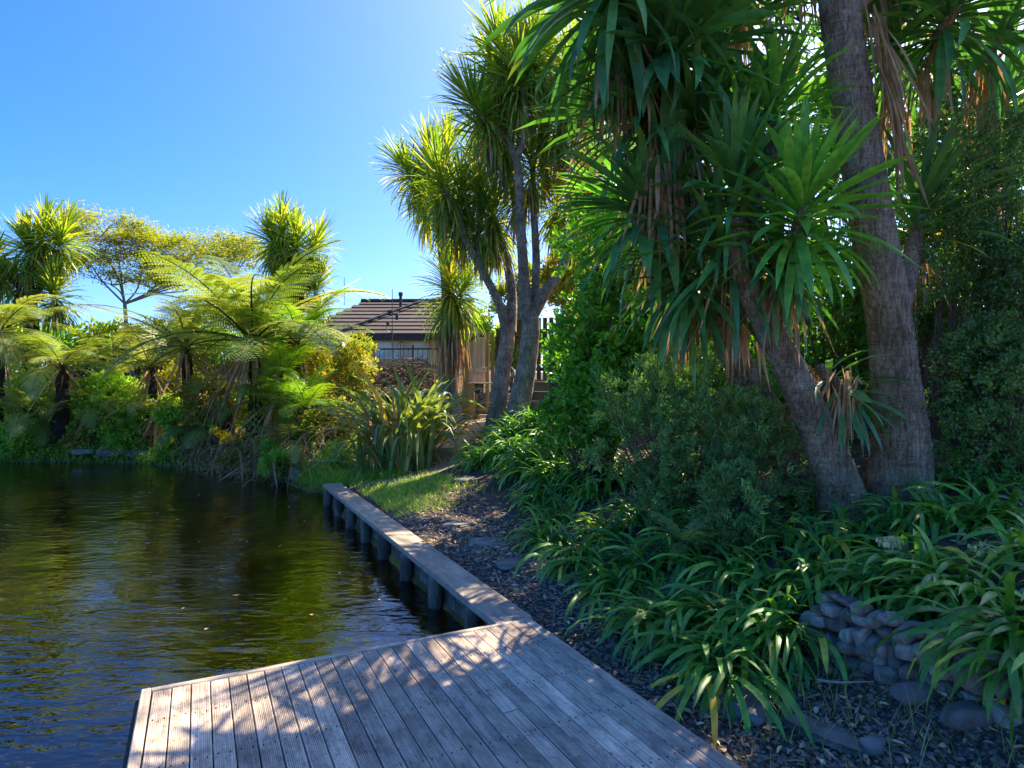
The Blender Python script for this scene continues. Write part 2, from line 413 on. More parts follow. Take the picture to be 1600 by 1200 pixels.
def ground_mat():
    m, t = new_mat('ground')
    L = t.links.new
    out = nd(t, 'ShaderNodeOutputMaterial')
    tc = nd(t, 'ShaderNodeTexCoord')
    n1 = nd(t, 'ShaderNodeTexNoise', i_Scale=3.0, i_Detail=8.0, i_Roughness=0.65)
    n2 = nd(t, 'ShaderNodeTexNoise', i_Scale=38.0, i_Detail=5.0, i_Roughness=0.7)
    L(tc.outputs['Object'], n1.inputs['Vector']); L(tc.outputs['Object'], n2.inputs['Vector'])
    soil = ramp(t, [(0.3, (0.05, 0.036, 0.024)), (0.55, (0.11, 0.08, 0.052)), (0.75, (0.2, 0.15, 0.095))])
    L(n1.outputs['Fac'], soil.inputs[0])
    vor = nd(t, 'ShaderNodeTexVoronoi', i_Scale=42.0)
    L(tc.outputs['Object'], vor.inputs['Vector'])
    grav = ramp(t, [(0.0, (0.2, 0.175, 0.15)), (0.35, (0.11, 0.095, 0.08)), (0.7, (0.04, 0.034, 0.028))])
    L(vor.outputs['Distance'], grav.inputs[0])
    path = ramp(t, [(0.3, (0.28, 0.19, 0.12)), (0.5, (0.46, 0.34, 0.23)), (0.7, (0.62, 0.49, 0.36))])
    L(n2.outputs['Fac'], path.inputs[0])
    bed = ramp(t, [(0.35, (0.1, 0.078, 0.013)), (0.52, (0.17, 0.125, 0.02)), (0.66, (0.52, 0.37, 0.055))])
    nb = nd(t, 'ShaderNodeTexNoise', i_Scale=0.75, i_Detail=5.0, i_Roughness=0.55)
    L(tc.outputs['Object'], nb.inputs['Vector']); L(nb.outputs['Fac'], bed.inputs[0])
    cur = soil.outputs[0]
    for nm, r_ in (('gravel', grav), ('path', path), ('bed', bed)):
        a = nd(t, 'ShaderNodeAttribute', attribute_name=nm)
        mx = nd(t, 'ShaderNodeMix', data_type='RGBA')
        L(a.outputs['Fac'], mx.inputs['Factor']); L(cur, mx.inputs['A']); L(r_.outputs[0], mx.inputs['B'])
        cur = mx.outputs['Result']
    p = nd(t, 'ShaderNodeBsdfPrincipled', i_Roughness=0.95)
    p.inputs['Specular IOR Level'].default_value = 0.15
    L(cur, p.inputs['Base Color'])
    b = nd(t, 'ShaderNodeBump', i_Strength=0.8, i_Distance=0.02)
    L(n2.outputs['Fac'], b.inputs['Height']); L(b.outputs[0], p.inputs['Normal'])
    L(p.outputs[0], out.inputs['Surface'])


ground_mat()


def glass_mat():
    m, t = new_mat('window_glass')
    out = nd(t, 'ShaderNodeOutputMaterial')
    p = nd(t, 'ShaderNodeBsdfPrincipled', i_Roughness=0.06)
    p.inputs['Base Color'].default_value = (0.42, 0.56, 0.66, 1)  # pale blue of the reflected sky painted into the pane colour
    p.inputs['Specular IOR Level'].default_value = 1.0
    t.links.new(p.outputs[0], out.inputs['Surface'])


glass_mat()


# ------------------------------------------------------------------ objects and meshes
def link(o, parent=None):
    COL.objects.link(o)
    if parent is not None:
        o.parent = parent
    return o


def tag(o, label=None, cat=None, group=None, kind=None):
    if label: o['label'] = label
    if cat: o['category'] = cat
    if group: o['group'] = group
    if kind: o['kind'] = kind
    return o


def thing(name, label, cat, loc=(0, 0, 0), rz=0.0, group=None):
    o = bpy.data.objects.new(name, None)
    o.empty_display_size = 0.2
    o.location = tuple(loc)
    o.rotation_euler = (0, 0, rz)
    link(o)
    return tag(o, label, cat, group)


class MB:
    def __init__(s):
        s.v, s.q, s.t, s.tint, s.n = [], [], [], [], 0
        s.al = []

    def add(s, v, quads=None, tris=None, tint=0.0, along=None):
        v = np.asarray(v, dtype=np.float64).reshape(-1, 3)
        if quads is not None and len(quads): s.q.append(np.asarray(quads, dtype=np.int64).reshape(-1, 4) + s.n)
        if tris is not None and len(tris): s.t.append(np.asarray(tris, dtype=np.int64).reshape(-1, 3) + s.n)
        s.v.append(v)
        tt = np.asarray(tint, dtype=np.float64)
        s.tint.append(np.full(len(v), float(tt)) if tt.ndim == 0 else tt.reshape(-1))
        s.al.append(np.full(len(v), .3) if along is None else np.asarray(along, float).reshape(-1))
        s.n += len(v)

    def mesh(s, name, mat, smooth=False, origin=None):
        me = bpy.data.meshes.new(name)
        V = np.concatenate(s.v) if s.v else np.zeros((0, 3))
        if origin is not None: V = V - np.asarray(origin)
        Q = np.concatenate(s.q) if s.q else np.zeros((0, 4), int)
        T = np.concatenate(s.t) if s.t else np.zeros((0, 3), int)
        nq, ntr = len(Q), len(T)
        me.vertices.add(len(V)); me.vertices.foreach_set('co', V.astype(np.float32).ravel())
        me.loops.add(nq * 4 + ntr * 3)
        me.loops.foreach_set('vertex_index', np.concatenate([Q.ravel(), T.ravel()]).astype(np.int32))
        me.polygons.add(nq + ntr)
        starts = np.concatenate([np.arange(nq) * 4, nq * 4 + np.arange(ntr) * 3]).astype(np.int32)
        me.polygons.foreach_set('loop_start', starts)
        me.polygons.foreach_set('use_smooth', np.full(nq + ntr, smooth))
        a = me.attributes.new('tint', 'FLOAT', 'POINT')
        a.data.foreach_set('value', np.concatenate(s.tint).astype(np.float32))
        a = me.attributes.new('along', 'FLOAT', 'POINT')
        a.data.foreach_set('value', np.concatenate(s.al).astype(np.float32))
        me.update(calc_edges=True)
        me.materials.append(MATS[mat])
        return me

    def build(s, name, mat, parent=None, smooth=False, origin=None):
        if origin is None and parent is not None:
            origin = parent_world(parent)
        me = s.mesh(name, mat, smooth, origin)
        o = bpy.data.objects.new(name, me)
        if origin is not None and parent is None:
            o.location = tuple(origin)
        return link(o, parent)


def parent_world(p):
    v = np.zeros(3)
    while p is not None:
        v = v + np.array(p.location)
        p = p.parent
    return v


BOXQ = [(0, 1, 3, 2), (4, 6, 7, 5), (0, 4, 5, 1), (2, 3, 7, 6), (0, 2, 6, 4), (1, 5, 7, 3)]


def box(mb, c, size, ax=(1, 0, 0), up=(0, 0, 1), tint=0.0, bev=0.0):
    """box with centre c, axis ax for its length, chamfered when bev > 0"""
    a = np.array(ax, float); a /= np.linalg.norm(a)
    u = np.array(up, float); u = u - a * (u @ a); u /= np.linalg.norm(u)
    s_ = np.cross(u, a)
    c = np.array(c, float)
    hx, hy, hz = [k / 2 for k in size]
    if bev <= 0:
        vs = [c + a * i * hx + s_ * j * hy + u * k * hz for i in (-1, 1) for j in (-1, 1) for k in (-1, 1)]
        # order: i j k -> index 4i+2j+k
        mb.add(vs, quads=[(0, 1, 3, 2), (4, 6, 7, 5), (0, 4, 5, 1), (2, 3, 7, 6), (0, 2, 6, 4), (1, 5, 7, 3)], tint=tint)
        return
    prof = [(-hy + bev, -hz), (hy - bev, -hz), (hy, -hz + bev), (hy, hz - bev), (hy - bev, hz), (-hy + bev, hz), (-hy, hz - bev), (-hy, -hz + bev)]
    extrude(mb, c, a, s_, u, prof, hx, bev, tint)


def extrude(mb, c, a, s_, u, prof, hx, bev=0.0, tint=0.0):
    n = len(prof)
    pr = np.array(prof)
    rows = []
    if bev > 0:
        k = 0.93
        xs = [(-hx, True), (-hx + bev, False), (hx - bev, False), (hx, True)]
    else:
        xs = [(-hx, False), (hx, False)]
    for x, shrink in xs:
        q = pr.copy()
        if shrink:
            ext = np.abs(pr).max(0)
            q = pr * (1 - bev / ext)
        rows.append(c + a * x + q[:, :1] * s_ + q[:, 1:] * u)
    m = len(rows)
    V = np.concatenate(rows + [[rows[0].mean(0)], [rows[-1].mean(0)]])
    Q, T = [], []
    for r in range(m - 1):
        for i in range(n):
            j = (i + 1) % n
            Q.append((r * n + i, r * n + j, (r + 1) * n + j, (r + 1) * n + i))
    for i in range(n):
        j = (i + 1) % n
        T.append((m * n, j, i)); T.append((m * n + 1, (m - 1) * n + i, (m - 1) * n + j))
    mb.add(V, quads=Q, tris=T, tint=tint)


def tube(mb, pts, rad, sides=10, rows_per=1, rough=0.0, tint=0.0, rings=0.0, rng=RNG, cap=True, flute=0.0):
    """tapered tube through pts, resampled on a Catmull-Rom curve"""
    P = np.array(pts, float); r = np.array(rad, float)
    if rows_per > 1 and len(P) > 1:
        ext = np.concatenate([[2 * P[0] - P[1]], P, [2 * P[-1] - P[-2]]])
        out, ro = [], []
        for i in range(len(P) - 1):
            p0, p1, p2, p3 = ext[i:i + 4]
            for k in range(rows_per):
                s_ = k / rows_per
                out.append(0.5 * ((2 * p1) + (-p0 + p2) * s_ + (2 * p0 - 5 * p1 + 4 * p2 - p3) * s_ ** 2 + (-p0 + 3 * p1 - 3 * p2 + p3) * s_ ** 3))
                ro.append(r[i] * (1 - s_) + r[i + 1] * s_)
        out.append(P[-1]); ro.append(r[-1])
        P, r = np.array(out), np.array(ro)
    n = len(P)
    T = np.gradient(P, axis=0)
    T /= np.linalg.norm(T, axis=1)[:, None] + 1e-9
    up = np.array((0.31, 0.95, 0.05))
    A = np.zeros((n, 3)); B = np.zeros((n, 3))
    for i in range(n):
        a = up - T[i] * (up @ T[i])
        if np.linalg.norm(a) < 1e-3: a = np.array((1.0, 0, 0)) - T[i] * T[i][0]
        a /= np.linalg.norm(a); A[i] = a; B[i] = np.cross(T[i], a); up = a
    th = np.linspace(0, 2 * np.pi, sides, endpoint=False)
    rr = r[:, None] * np.ones((1, sides))
    if flute: 
        rr = rr * (1 + flute * np.sin(3 * th + 1.3)[None] + flute * 0.7 * np.sin(5 * th + 4)[None] * np.linspace(1, 0.4, n)[:, None])
    if rings: rr = rr * (1 + rings * rng.normal(size=(n, 1)))
    if rough: rr = rr * (1 + rough * rng.normal(size=(n, sides)))
    V = P[:, None] + rr[..., None] * (np.cos(th)[None, :, None] * A[:, None] + np.sin(th)[None, :, None] * B[:, None])
    i = np.arange(n - 1)[:, None] * sides + np.arange(sides)[None]
    j = np.arange(n - 1)[:, None] * sides + (np.arange(sides)[None] + 1) % sides
    Q = np.stack([i, j, j + sides, i + sides], -1).reshape(-1, 4)
    V = V.reshape(-1, 3)
    tris = None
    if cap:
        k = len(V)
        V = np.concatenate([V, [P[-1]]])
        b = (n - 1) * sides
        tris = [(k, b + s_, b + (s_ + 1) % sides) for s_ in range(sides)]
    mb.add(V, quads=Q, tris=tris, tint=tint)


PROFILES = {
    'yucca': lambda t: (0.42 + 1.15 * t) * (1 - t ** 2.3) * 1.12 + 0.01,
    'strap': lambda t: (0.75 + 0.5 * t) * (1 - t ** 5) ** 0.8 * 0.95 + 0.02,
    'grass': lambda t: (1 - t ** 1.6) + 0.02,
    'sword': lambda t: (0.7 + 0.8 * t) * (1 - t ** 2.6) + 0.015,
}


def blades(mb, base, az, el, L, W, bend, prof='strap', seg=5, fold=0.3, power=1.3, tint=0.0, twist=0.0, wob=0.0, rng=RNG):
    base = np.asarray(base, float).reshape(-1, 3)
    N = len(base)
    f = lambda a: np.broadcast_to(np.asarray(a, float), (N,)).copy()
    az, el, L, W, bend, twist, tint, power = map(f, (az, el, L, W, bend, twist, tint, power))
    t = np.linspace(0, 1, seg + 1)
    e = el[:, None] - bend[:, None] * t[None] ** power[:, None]
    e = np.maximum(e, np.minimum(el, -1.5)[:, None])
    azt = az[:, None] + (wob * rng.normal(size=(N, 1)) * t[None] ** 2 if wob else 0 * t[None])
    em = (e[:, 1:] + e[:, :-1]) / 2
    am = (azt[:, 1:] + azt[:, :-1]) / 2
    ds = (L / seg)[:, None]
    z0 = np.zeros((N, 1))
    X = np.concatenate([z0, np.cumsum(np.cos(em) * np.cos(am) * ds, 1)], 1)
    Y = np.concatenate([z0, np.cumsum(np.cos(em) * np.sin(am) * ds, 1)], 1)
    Z = np.concatenate([z0, np.cumsum(np.sin(em) * ds, 1)], 1)
    C = base[:, None] + np.stack([X, Y, Z], -1)
    side = np.stack([-np.sin(azt), np.cos(azt), 0 * azt], -1)
    nor = np.stack([-np.sin(e) * np.cos(azt), -np.sin(e) * np.sin(azt), np.cos(e)], -1)
    tw = (twist[:, None] * t[None])[..., None]
    s2 = side * np.cos(tw) + nor * np.sin(tw)
    n2 = nor * np.cos(tw) - side * np.sin(tw)
    w = (W[:, None] * PROFILES[prof](t)[None] / 2)[..., None]
    V = np.stack([C - s2 * w + n2 * w * fold, C, C + s2 * w + n2 * w * fold], 2)   # N,S,3,3
    S = seg + 1
    i = np.arange(N)[:, None, None] * S * 3 + np.arange(seg)[None, :, None] * 3 + np.arange(2)[None, None]
    Q = np.stack([i, i + 1, i + 4, i + 3], -1).reshape(-1, 4)
    mb.add(V, quads=Q, tint=np.repeat(tint, S * 3), along=np.tile(np.repeat(t, 3), N))


BLADE_CACHE = {}


def blade_mesh(kind, mat, el, bend, prof, seg, fold, power, aspect, variant):
    """shared unit-length blade leaving the origin in the XZ plane"""
    key = (kind, mat, round(el / 0.16), round(bend / 0.25), variant, power)
    if key not in BLADE_CACHE:
        mb = MB()
        g = np.random.default_rng(abs(hash((round(el / 0.16), round(bend / 0.25), variant))) % 99991)
        blades(mb, [(0, 0, 0)], 0.0, round(el / 0.16) * 0.16, 1.0, aspect, round(bend / 0.25) * 0.25, prof, seg, fold, power,
               0.0, g.normal() * 0.5, 0.25, g)
        BLADE_CACHE[key] = mb.mesh(kind + '_leaf', mat, True)
    return BLADE_CACHE[key]


def leaf_objects(parent, name, base, az, el, L, bend, kind, mats, prof, seg, fold, power, aspect, roll=None):
    """each leaf its own object; base is local to parent"""
    for k in range(len(az)):
        me = blade_mesh(kind, mats[k] if isinstance(mats, list) else mats, el[k], bend[k], prof, seg, fold, power, aspect, k % 4)
        o = bpy.data.objects.new(name, me)
        o.location = tuple(base[k])
        o.rotation_euler = (0, 0, az[k])
        o.scale = (L[k],) * 3
        link(o, parent)


def leaf_cards(mb, P, D, N_, L, W, tint, cup=0.25, prof=(0.32, 0.72)):
    """ovate folded leaves: P base points, D directions, N_ approximate normals"""
    n = len(P)
    D = D / (np.linalg.norm(D, axis=1)[:, None] + 1e-9)
    S = np.cross(D, N_); S /= np.linalg.norm(S, axis=1)[:, None] + 1e-9
    U = np.cross(S, D)
    L = np.broadcast_to(np.asarray(L, float), (n,))[:, None]; W = np.broadcast_to(np.asarray(W, float), (n,))[:, None]
    a, b = prof
    V = np.stack([P,
                  P + D * L * a + S * W * 0.5 + U * W * cup, P + D * L * b + S * W * 0.36 + U * W * cup * 0.7,
                  P + D * L - U * L * 0.08,
                  P + D * L * b - S * W * 0.36 + U * W * cup * 0.7, P + D * L * a - S * W * 0.5 + U * W * cup], 1)
    i = np.arange(n)[:, None] * 6
    Q = np.concatenate([i + np.array([[0, 1, 2, 3]]), i + np.array([[0, 3, 4, 5]])])
    mb.add(V, quads=Q, tint=np.repeat(np.broadcast_to(tint, (n,)), 6))


def unit(n, rng=RNG):
    v = rng.normal(size=(n, 3))
    return v / np.linalg.norm(v, axis=1)[:, None]


# ------------------------------------------------------------------ ground, pond bed, water
WATER_Z = -0.32
POND = [tuple(duv(-6, 1.97)[:2]), tuple(duv(10.75, 1.97)[:2]), (-3.15, 11.1), (-4.0, 11.9), (-4.7, 12.9), (-5.8, 13.7), (-7.4, 14.7), (-9.5, 15.7),
        (-12.9, 15.9), (-22, 15.4), (-40, 15), (-40, -6)]
CP = np.array([
    # gravel strip beside the deck
    (3.3, -2.0, -.08), (2.0, 0.8, -.08), (1.3, 2.3, -.07), (0.75, 3.6, -.06), (0.35, 4.6, -.05), (-0.2, 5.6, -.03), (-0.9, 7.2, 0.0), (-1.9, 9.2, .02),
    (-2.5, 10.6, 0.0), (1.75, 3.3, -.06), (2.1, 2.4, -.07), (0.0, 7.2, .05),
    # right bank
    (2.25, 3.25, .33), (2.6, 2.3, .35), (1.3, 4.9, .2), (0.75, 6.2, .18), (0.4, 8.0, .3), (1.9, 5.0, .42), (2.6, 4.2, .52), (3.4, 5.2, .7), (2.6, 6.2, .66),
    (3.6, 2.8, .6), (5.2, 5, .95), (2.2, 8.2, .75), (0.5, 10, .6), (0.2, 12, .85), (3, 12, 1.15), (9, 10, 1.4), (9, -4, .8), (9, 24, 1.9), (6, 8, 1.2),
    (5, -3, .3),
    # path to the gate
    (-1.7, 11.4, .04), (-1.8, 12.6, .12), (-1.5, 13.6, .4), (-1.25, 14.7, .62), (-0.95, 16.0, .75), (-0.6, 18, 1.2), (0.5, 15, .95),
    # far bank
    (-3.2, 11.4, -.12), (-3.3, 12.6, .1), (-4.9, 13.3, -.18), (-5.9, 14.1, -.18), (-7.5, 15.1, -.18), (-9.6, 16.1, -.18), (-13, 16.3, -.18), (-18, 15.9, -.18),
    (-4.6, 15.5, .5), (-3.2, 16.5, .75), (-7.5, 17.2, .55), (-12, 17.8, .6), (-18, 18, .6), (-2.6, 14, .3),
    (-10, 19.1, .95), (-15, 19.1, .95), (-5, 18.8, 1.1), (-2.6, 18.6, 1.2), (-10, 20.2, 1.6), (-15, 20.2, 1.6), (-5, 20.4, 1.7), (-2, 20, 1.6),
    (-12, 30, 2.2), (-3, 30, 2.2), (8, 30, 2.2), (-18, 30, 2.2), (-18, 22, 1.7),
])


def tps_fit(cp):
    n = len(cp)
    d = np.linalg.norm(cp[:, None, :2] - cp[None, :, :2], axis=-1)
    K = d ** 2 * np.log(d + 1e-9) + np.eye(n) * 0.15
    Pm = np.concatenate([np.ones((n, 1)), cp[:, :2]], 1)
    A = np.zeros((n + 3, n + 3)); A[:n, :n] = K; A[:n, n:] = Pm; A[n:, :n] = Pm.T
    return np.linalg.solve(A, np.concatenate([cp[:, 2], np.zeros(3)]))


TPS = tps_fit(CP)


def pond_sd(x, y):
    """signed distance to the pond outline, positive inside"""
    x = np.asarray(x, float); y = np.asarray(y, float)
    best = np.full(x.shape, 1e9); inside = np.zeros(x.shape, bool)
    n = len(POND)
    for i in range(n):
        x1, y1 = POND[i]; x2, y2 = POND[(i + 1) % n]
        dx, dy = x2 - x1, y2 - y1
        t = np.clip(((x - x1) * dx + (y - y1) * dy) / (dx * dx + dy * dy), 0, 1)
        best = np.minimum(best, np.hypot(x - x1 - t * dx, y - y1 - t * dy))
        c = ((y1 > y) != (y2 > y)) & (x < dx * (y - y1) / (dy + 1e-12) + x1)
        inside ^= c
    return np.where(inside, best, -best)


def vnoise(x, y, s):
    return (np.sin(x * 1.7 * s + 1.3 * np.sin(y * 1.1 * s + .4)) + np.sin(y * 2.1 * s + 1.7 * np.sin(x * 0.9 * s + 2.0))) * 0.5


def gz(x, y):
    x = np.asarray(x, float); y = np.asarray(y, float)
    xc = np.clip(x, -18, 9); yc = np.clip(y, -4, 30)
    shp = xc.shape
    q = np.stack([xc.ravel(), yc.ravel()], -1)
    out = np.zeros(len(q))
    for s_ in range(0, len(q), 20000):
        qq = q[s_:s_ + 20000]
        d = np.linalg.norm(qq[:, None] - CP[None, :, :2], axis=-1)
        out[s_:s_ + 20000] = (d ** 2 * np.log(d + 1e-9)) @ TPS[:-3] + TPS[-3] + qq @ TPS[-2:]
    land = out.reshape(shp) + 0.02 * vnoise(x, y, 3.0)
    sd = pond_sd(x, y)
    b = np.clip((sd + 0.12) / 0.27, 0, 1); b = b * b * (3 - 2 * b)
    bed = WATER_Z - 0.1 - np.minimum(0.85, np.maximum(sd, 0) * 0.3) + 0.03 * vnoise(x, y, 1.4)
    return land * (1 - b) + bed * b


def gzs(x, y):
    return float(gz(np.array([x]), np.array([y]))[0])


def build_ground():
    def axis(lo, hi, step, far):
        core = np.arange(lo, hi + 1e-6, step)
        g = step * 1.35 ** np.arange(1, 26); g = np.cumsum(g); g = g[g < far]
        return np.concatenate([lo - g[::-1], core, hi + g])
    xs = axis(-14.0, 6.0, 0.12, 500); ys = axis(-2.0, 20.5, 0.12, 500)
    X, Y = np.meshgrid(xs, ys)
    Z = gz(X, Y)
    nx, ny = len(xs), len(ys)
    i = np.arange(ny - 1)[:, None] * nx + np.arange(nx - 1)[None]
    Q = np.stack([i, i + 1, i + 1 + nx, i + nx], -1).reshape(-1, 4)
    mb = MB(); mb.add(np.stack([X, Y, Z], -1), quads=Q)
    o = mb.build('ground', 'ground', smooth=True)
    tag(o, kind='structure')
    u = X * UX + Y * UY; v = X * UY - Y * UX
    wob = 0.12 * vnoise(X, Y, 2.2)
    sm = lambda a, lo, hi: np.clip((a - lo) / (hi - lo), 0, 1)
    gravel = sm(v + wob, 1.9, 2.1) * (1 - sm(v + wob, 3.15, 3.45)) * (1 - sm(u + 2 * wob, 7.3, 8.6))
    pathz = np.zeros_like(X)
    for (x1, y1), (x2, y2) in (((-1.75, 10.8), (-1.75, 12.6)), ((-1.75, 12.6), (-1.25, 14.7)), ((-1.25, 14.7), (-0.7, 17.5))):
        t = np.clip(((X - x1) * (x2 - x1) + (Y - y1) * (y2 - y1)) / ((x2 - x1) ** 2 + (y2 - y1) ** 2), 0, 1)
        d = np.hypot(X - x1 - t * (x2 - x1), Y - y1 - t * (y2 - y1))
        pathz = np.maximum(pathz, 1 - sm(d + wob, 0.45, 0.85))
    bed = sm(pond_sd(X, Y), -0.05, 0.1)
    for nm, arr in (('gravel', gravel), ('path', pathz), ('bed', bed)):
        a = o.data.attributes.new(nm, 'FLOAT', 'POINT')
        a.data.foreach_set('value', arr.ravel().astype(np.float32))
    mb = MB()
    mb.add([(-40, -6, WATER_Z), (6, -6, WATER_Z), (6, 16.6, WATER_Z), (-40, 16.6, WATER_Z)], quads=[(0, 1, 2, 3)])
    tag(mb.build('pond_water', 'water'), kind='structure')


build_ground()


# ------------------------------------------------------------------ deck and pond edging
def grooved_profile(w, h, n=9):
    hw = w / 2
    pr = [(-hw, -h), (hw, -h), (hw, -0.004), (hw - 0.003, 0)]
    xs = np.linspace(hw - 0.007, -hw + 0.007, n + 1)
    for k in range(n):
        a, b = xs[k], xs[k + 1]
        d = (a - b)
        pr += [(a - d * 0.30, 0.0), (a - d * 0.42, -0.0022), (a - d * 0.58, -0.0022), (a - d * 0.70, 0.0)]
    pr += [(-hw + 0.003, 0), (-hw, -0.004)]
    return pr


def plank_mesh(name, length, w, h, grooves, mat):
    mb = MB()
    pr = grooved_profile(w, h) if grooves else [(-w / 2, -h), (w / 2, -h), (w / 2, -0.005), (w / 2 - 0.005, 0), (-w / 2 + 0.005, 0), (-w / 2, -0.005)]
    extrude(mb, np.zeros(3), np.array((1., 0, 0)), np.array((0, 1., 0)), np.array((0, 0, 1.)), pr, length / 2)
    return mb.mesh(name, mat)


UANG = math.atan2(UY, UX)
DECK_V0, DECK_V1, DECK_U1, DECK_U0 = -0.277, 2.10, 3.94, -1.6


def build_deck():
    t = thing('timber_deck', 'weathered grey grooved timber deck jutting out over the pond', 'deck', duv(DECK_U0, 0.9))
    base = np.array(t.location)

    def place(me, name, u, v, z, ang=UANG, parent=t):
        o = bpy.data.objects.new(name, me)
        o.location = tuple(duv(u, v, z) - base)
        o.rotation_euler = (random.uniform(-.004, .004), 0, ang)
        return link(o, parent)
    pitch = 0.0935
    v = DECK_V0 + 0.056
    n = 0
    full = plank_mesh('deck_plank', DECK_U1 - 0.05 - DECK_U0, 0.088, 0.03, True, 'deck_wood')
    while v + pitch < DECK_V1 - 0.05:
        vc = v + pitch / 2
        if n == 17:   # board with a butt joint
            uj = 2.86
            a = plank_mesh('deck_plank', DECK_U1 - 0.05 - uj, 0.088, 0.03, True, 'deck_wood')
            place(a, 'plank', (DECK_U1 - 0.05 + uj) / 2, vc, 0.001)
            b = plank_mesh('deck_plank', uj - 0.008 - DECK_U0, 0.088, 0.03, True, 'deck_wood')
            place(b, 'plank', (uj - 0.008 + DECK_U0) / 2, vc, -0.002)
        else:
            place(full, 'plank', (DECK_U1 - 0.05 + DECK_U0) / 2, vc, random.uniform(-.0015, .0015))
        v += pitch; n += 1
    last = DECK_V1 - v
    place(plank_mesh('edge_plank', DECK_U1 - DECK_U0 - 0.05, last - 0.004, 0.03, False, 'deck_wood'), 'border_plank', (DECK_U1 - 0.05 + DECK_U0) / 2, v + last / 2, 0.001)
    place(plank_mesh('edge_plank', DECK_U1 - DECK_U0, 0.05, 0.045, False, 'cap_wood'), 'border_plank', (DECK_U1 + DECK_U0) / 2, DECK_V0 + 0.026, 0.003)
    place(plank_mesh('edge_plank', DECK_V1 - DECK_V0 - 0.055, 0.045, 0.045, False, 'cap_wood'), 'border_plank', DECK_U1 - 0.0225, (DECK_V0 + 0.053 + DECK_V1) / 2, 0.0035, UANG - math.pi / 2)
    # fascia, joists and posts under the boards
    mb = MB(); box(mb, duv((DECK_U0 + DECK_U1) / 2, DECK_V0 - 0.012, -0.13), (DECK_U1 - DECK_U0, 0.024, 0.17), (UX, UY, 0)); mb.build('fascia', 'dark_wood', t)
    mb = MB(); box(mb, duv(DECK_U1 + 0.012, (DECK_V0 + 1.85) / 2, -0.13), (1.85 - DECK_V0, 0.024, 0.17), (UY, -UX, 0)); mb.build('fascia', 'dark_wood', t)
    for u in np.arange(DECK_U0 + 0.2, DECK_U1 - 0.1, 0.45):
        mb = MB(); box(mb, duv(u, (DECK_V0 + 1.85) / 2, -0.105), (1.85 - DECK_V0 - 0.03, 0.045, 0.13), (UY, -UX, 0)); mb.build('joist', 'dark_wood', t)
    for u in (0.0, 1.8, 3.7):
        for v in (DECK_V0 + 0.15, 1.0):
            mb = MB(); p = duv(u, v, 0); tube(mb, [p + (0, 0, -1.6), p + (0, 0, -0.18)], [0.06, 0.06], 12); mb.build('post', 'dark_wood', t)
    # nail heads
    mb = MB()
    for k in range(25):
        vc = DECK_V0 + 0.056 + pitch * (k + 0.5)
        for u in np.arange(DECK_U0 + 0.2, DECK_U1 - 0.1, 0.45):
            for s in (-.025, .025):
                if vc + s < DECK_V1 - 0.05:
                    box(mb, duv(u + random.uniform(-.01, .01), vc + s, 0.0015), (0.006, 0.006, 0.004), (UX, UY, 0))
    o = mb.build('nail_heads', 'black_metal', t); o['kind'] = 'stuff'


build_deck()


def build_edging():
    t = thing('pond_edging', 'long timber pond edging with a pale plank cap on posts', 'retaining wall', duv(3.95, 1.98, -0.3))
    base = np.array(t.location)
    cuts = [DECK_U1 + 0.008, 6.95, 8.95, 10.72]
    for a, b in zip(cuts[:-1], cuts[1:]):
        me = plank_mesh('cap_plank', b - a - 0.006, 0.29, 0.05, False, 'cap_wood')
        o = bpy.data.objects.new('cap_plank', me)
        o.location = tuple(duv((a + b) / 2, 1.985, random.uniform(0, .004)) - base)
        o.rotation_euler = (0, 0, UANG + random.uniform(-.002, .002))
        link(o, t)
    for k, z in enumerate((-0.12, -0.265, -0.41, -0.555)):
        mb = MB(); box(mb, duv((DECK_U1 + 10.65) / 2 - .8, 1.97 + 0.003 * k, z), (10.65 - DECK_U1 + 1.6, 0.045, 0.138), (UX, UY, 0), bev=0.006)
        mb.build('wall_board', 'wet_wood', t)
    for k, u in enumerate(np.linspace(4.45, 10.5, 8)):
        mb = MB(); p = duv(u, 1.885, 0)
        tube(mb, [p + (0, 0, -1.2), p + (0, 0, -0.3), p + (0, 0, -0.052)], [0.072, 0.07, 0.068], 14, 4, 0.02)
        mb.build('post', 'wet_wood', t, smooth=True)


build_edging()


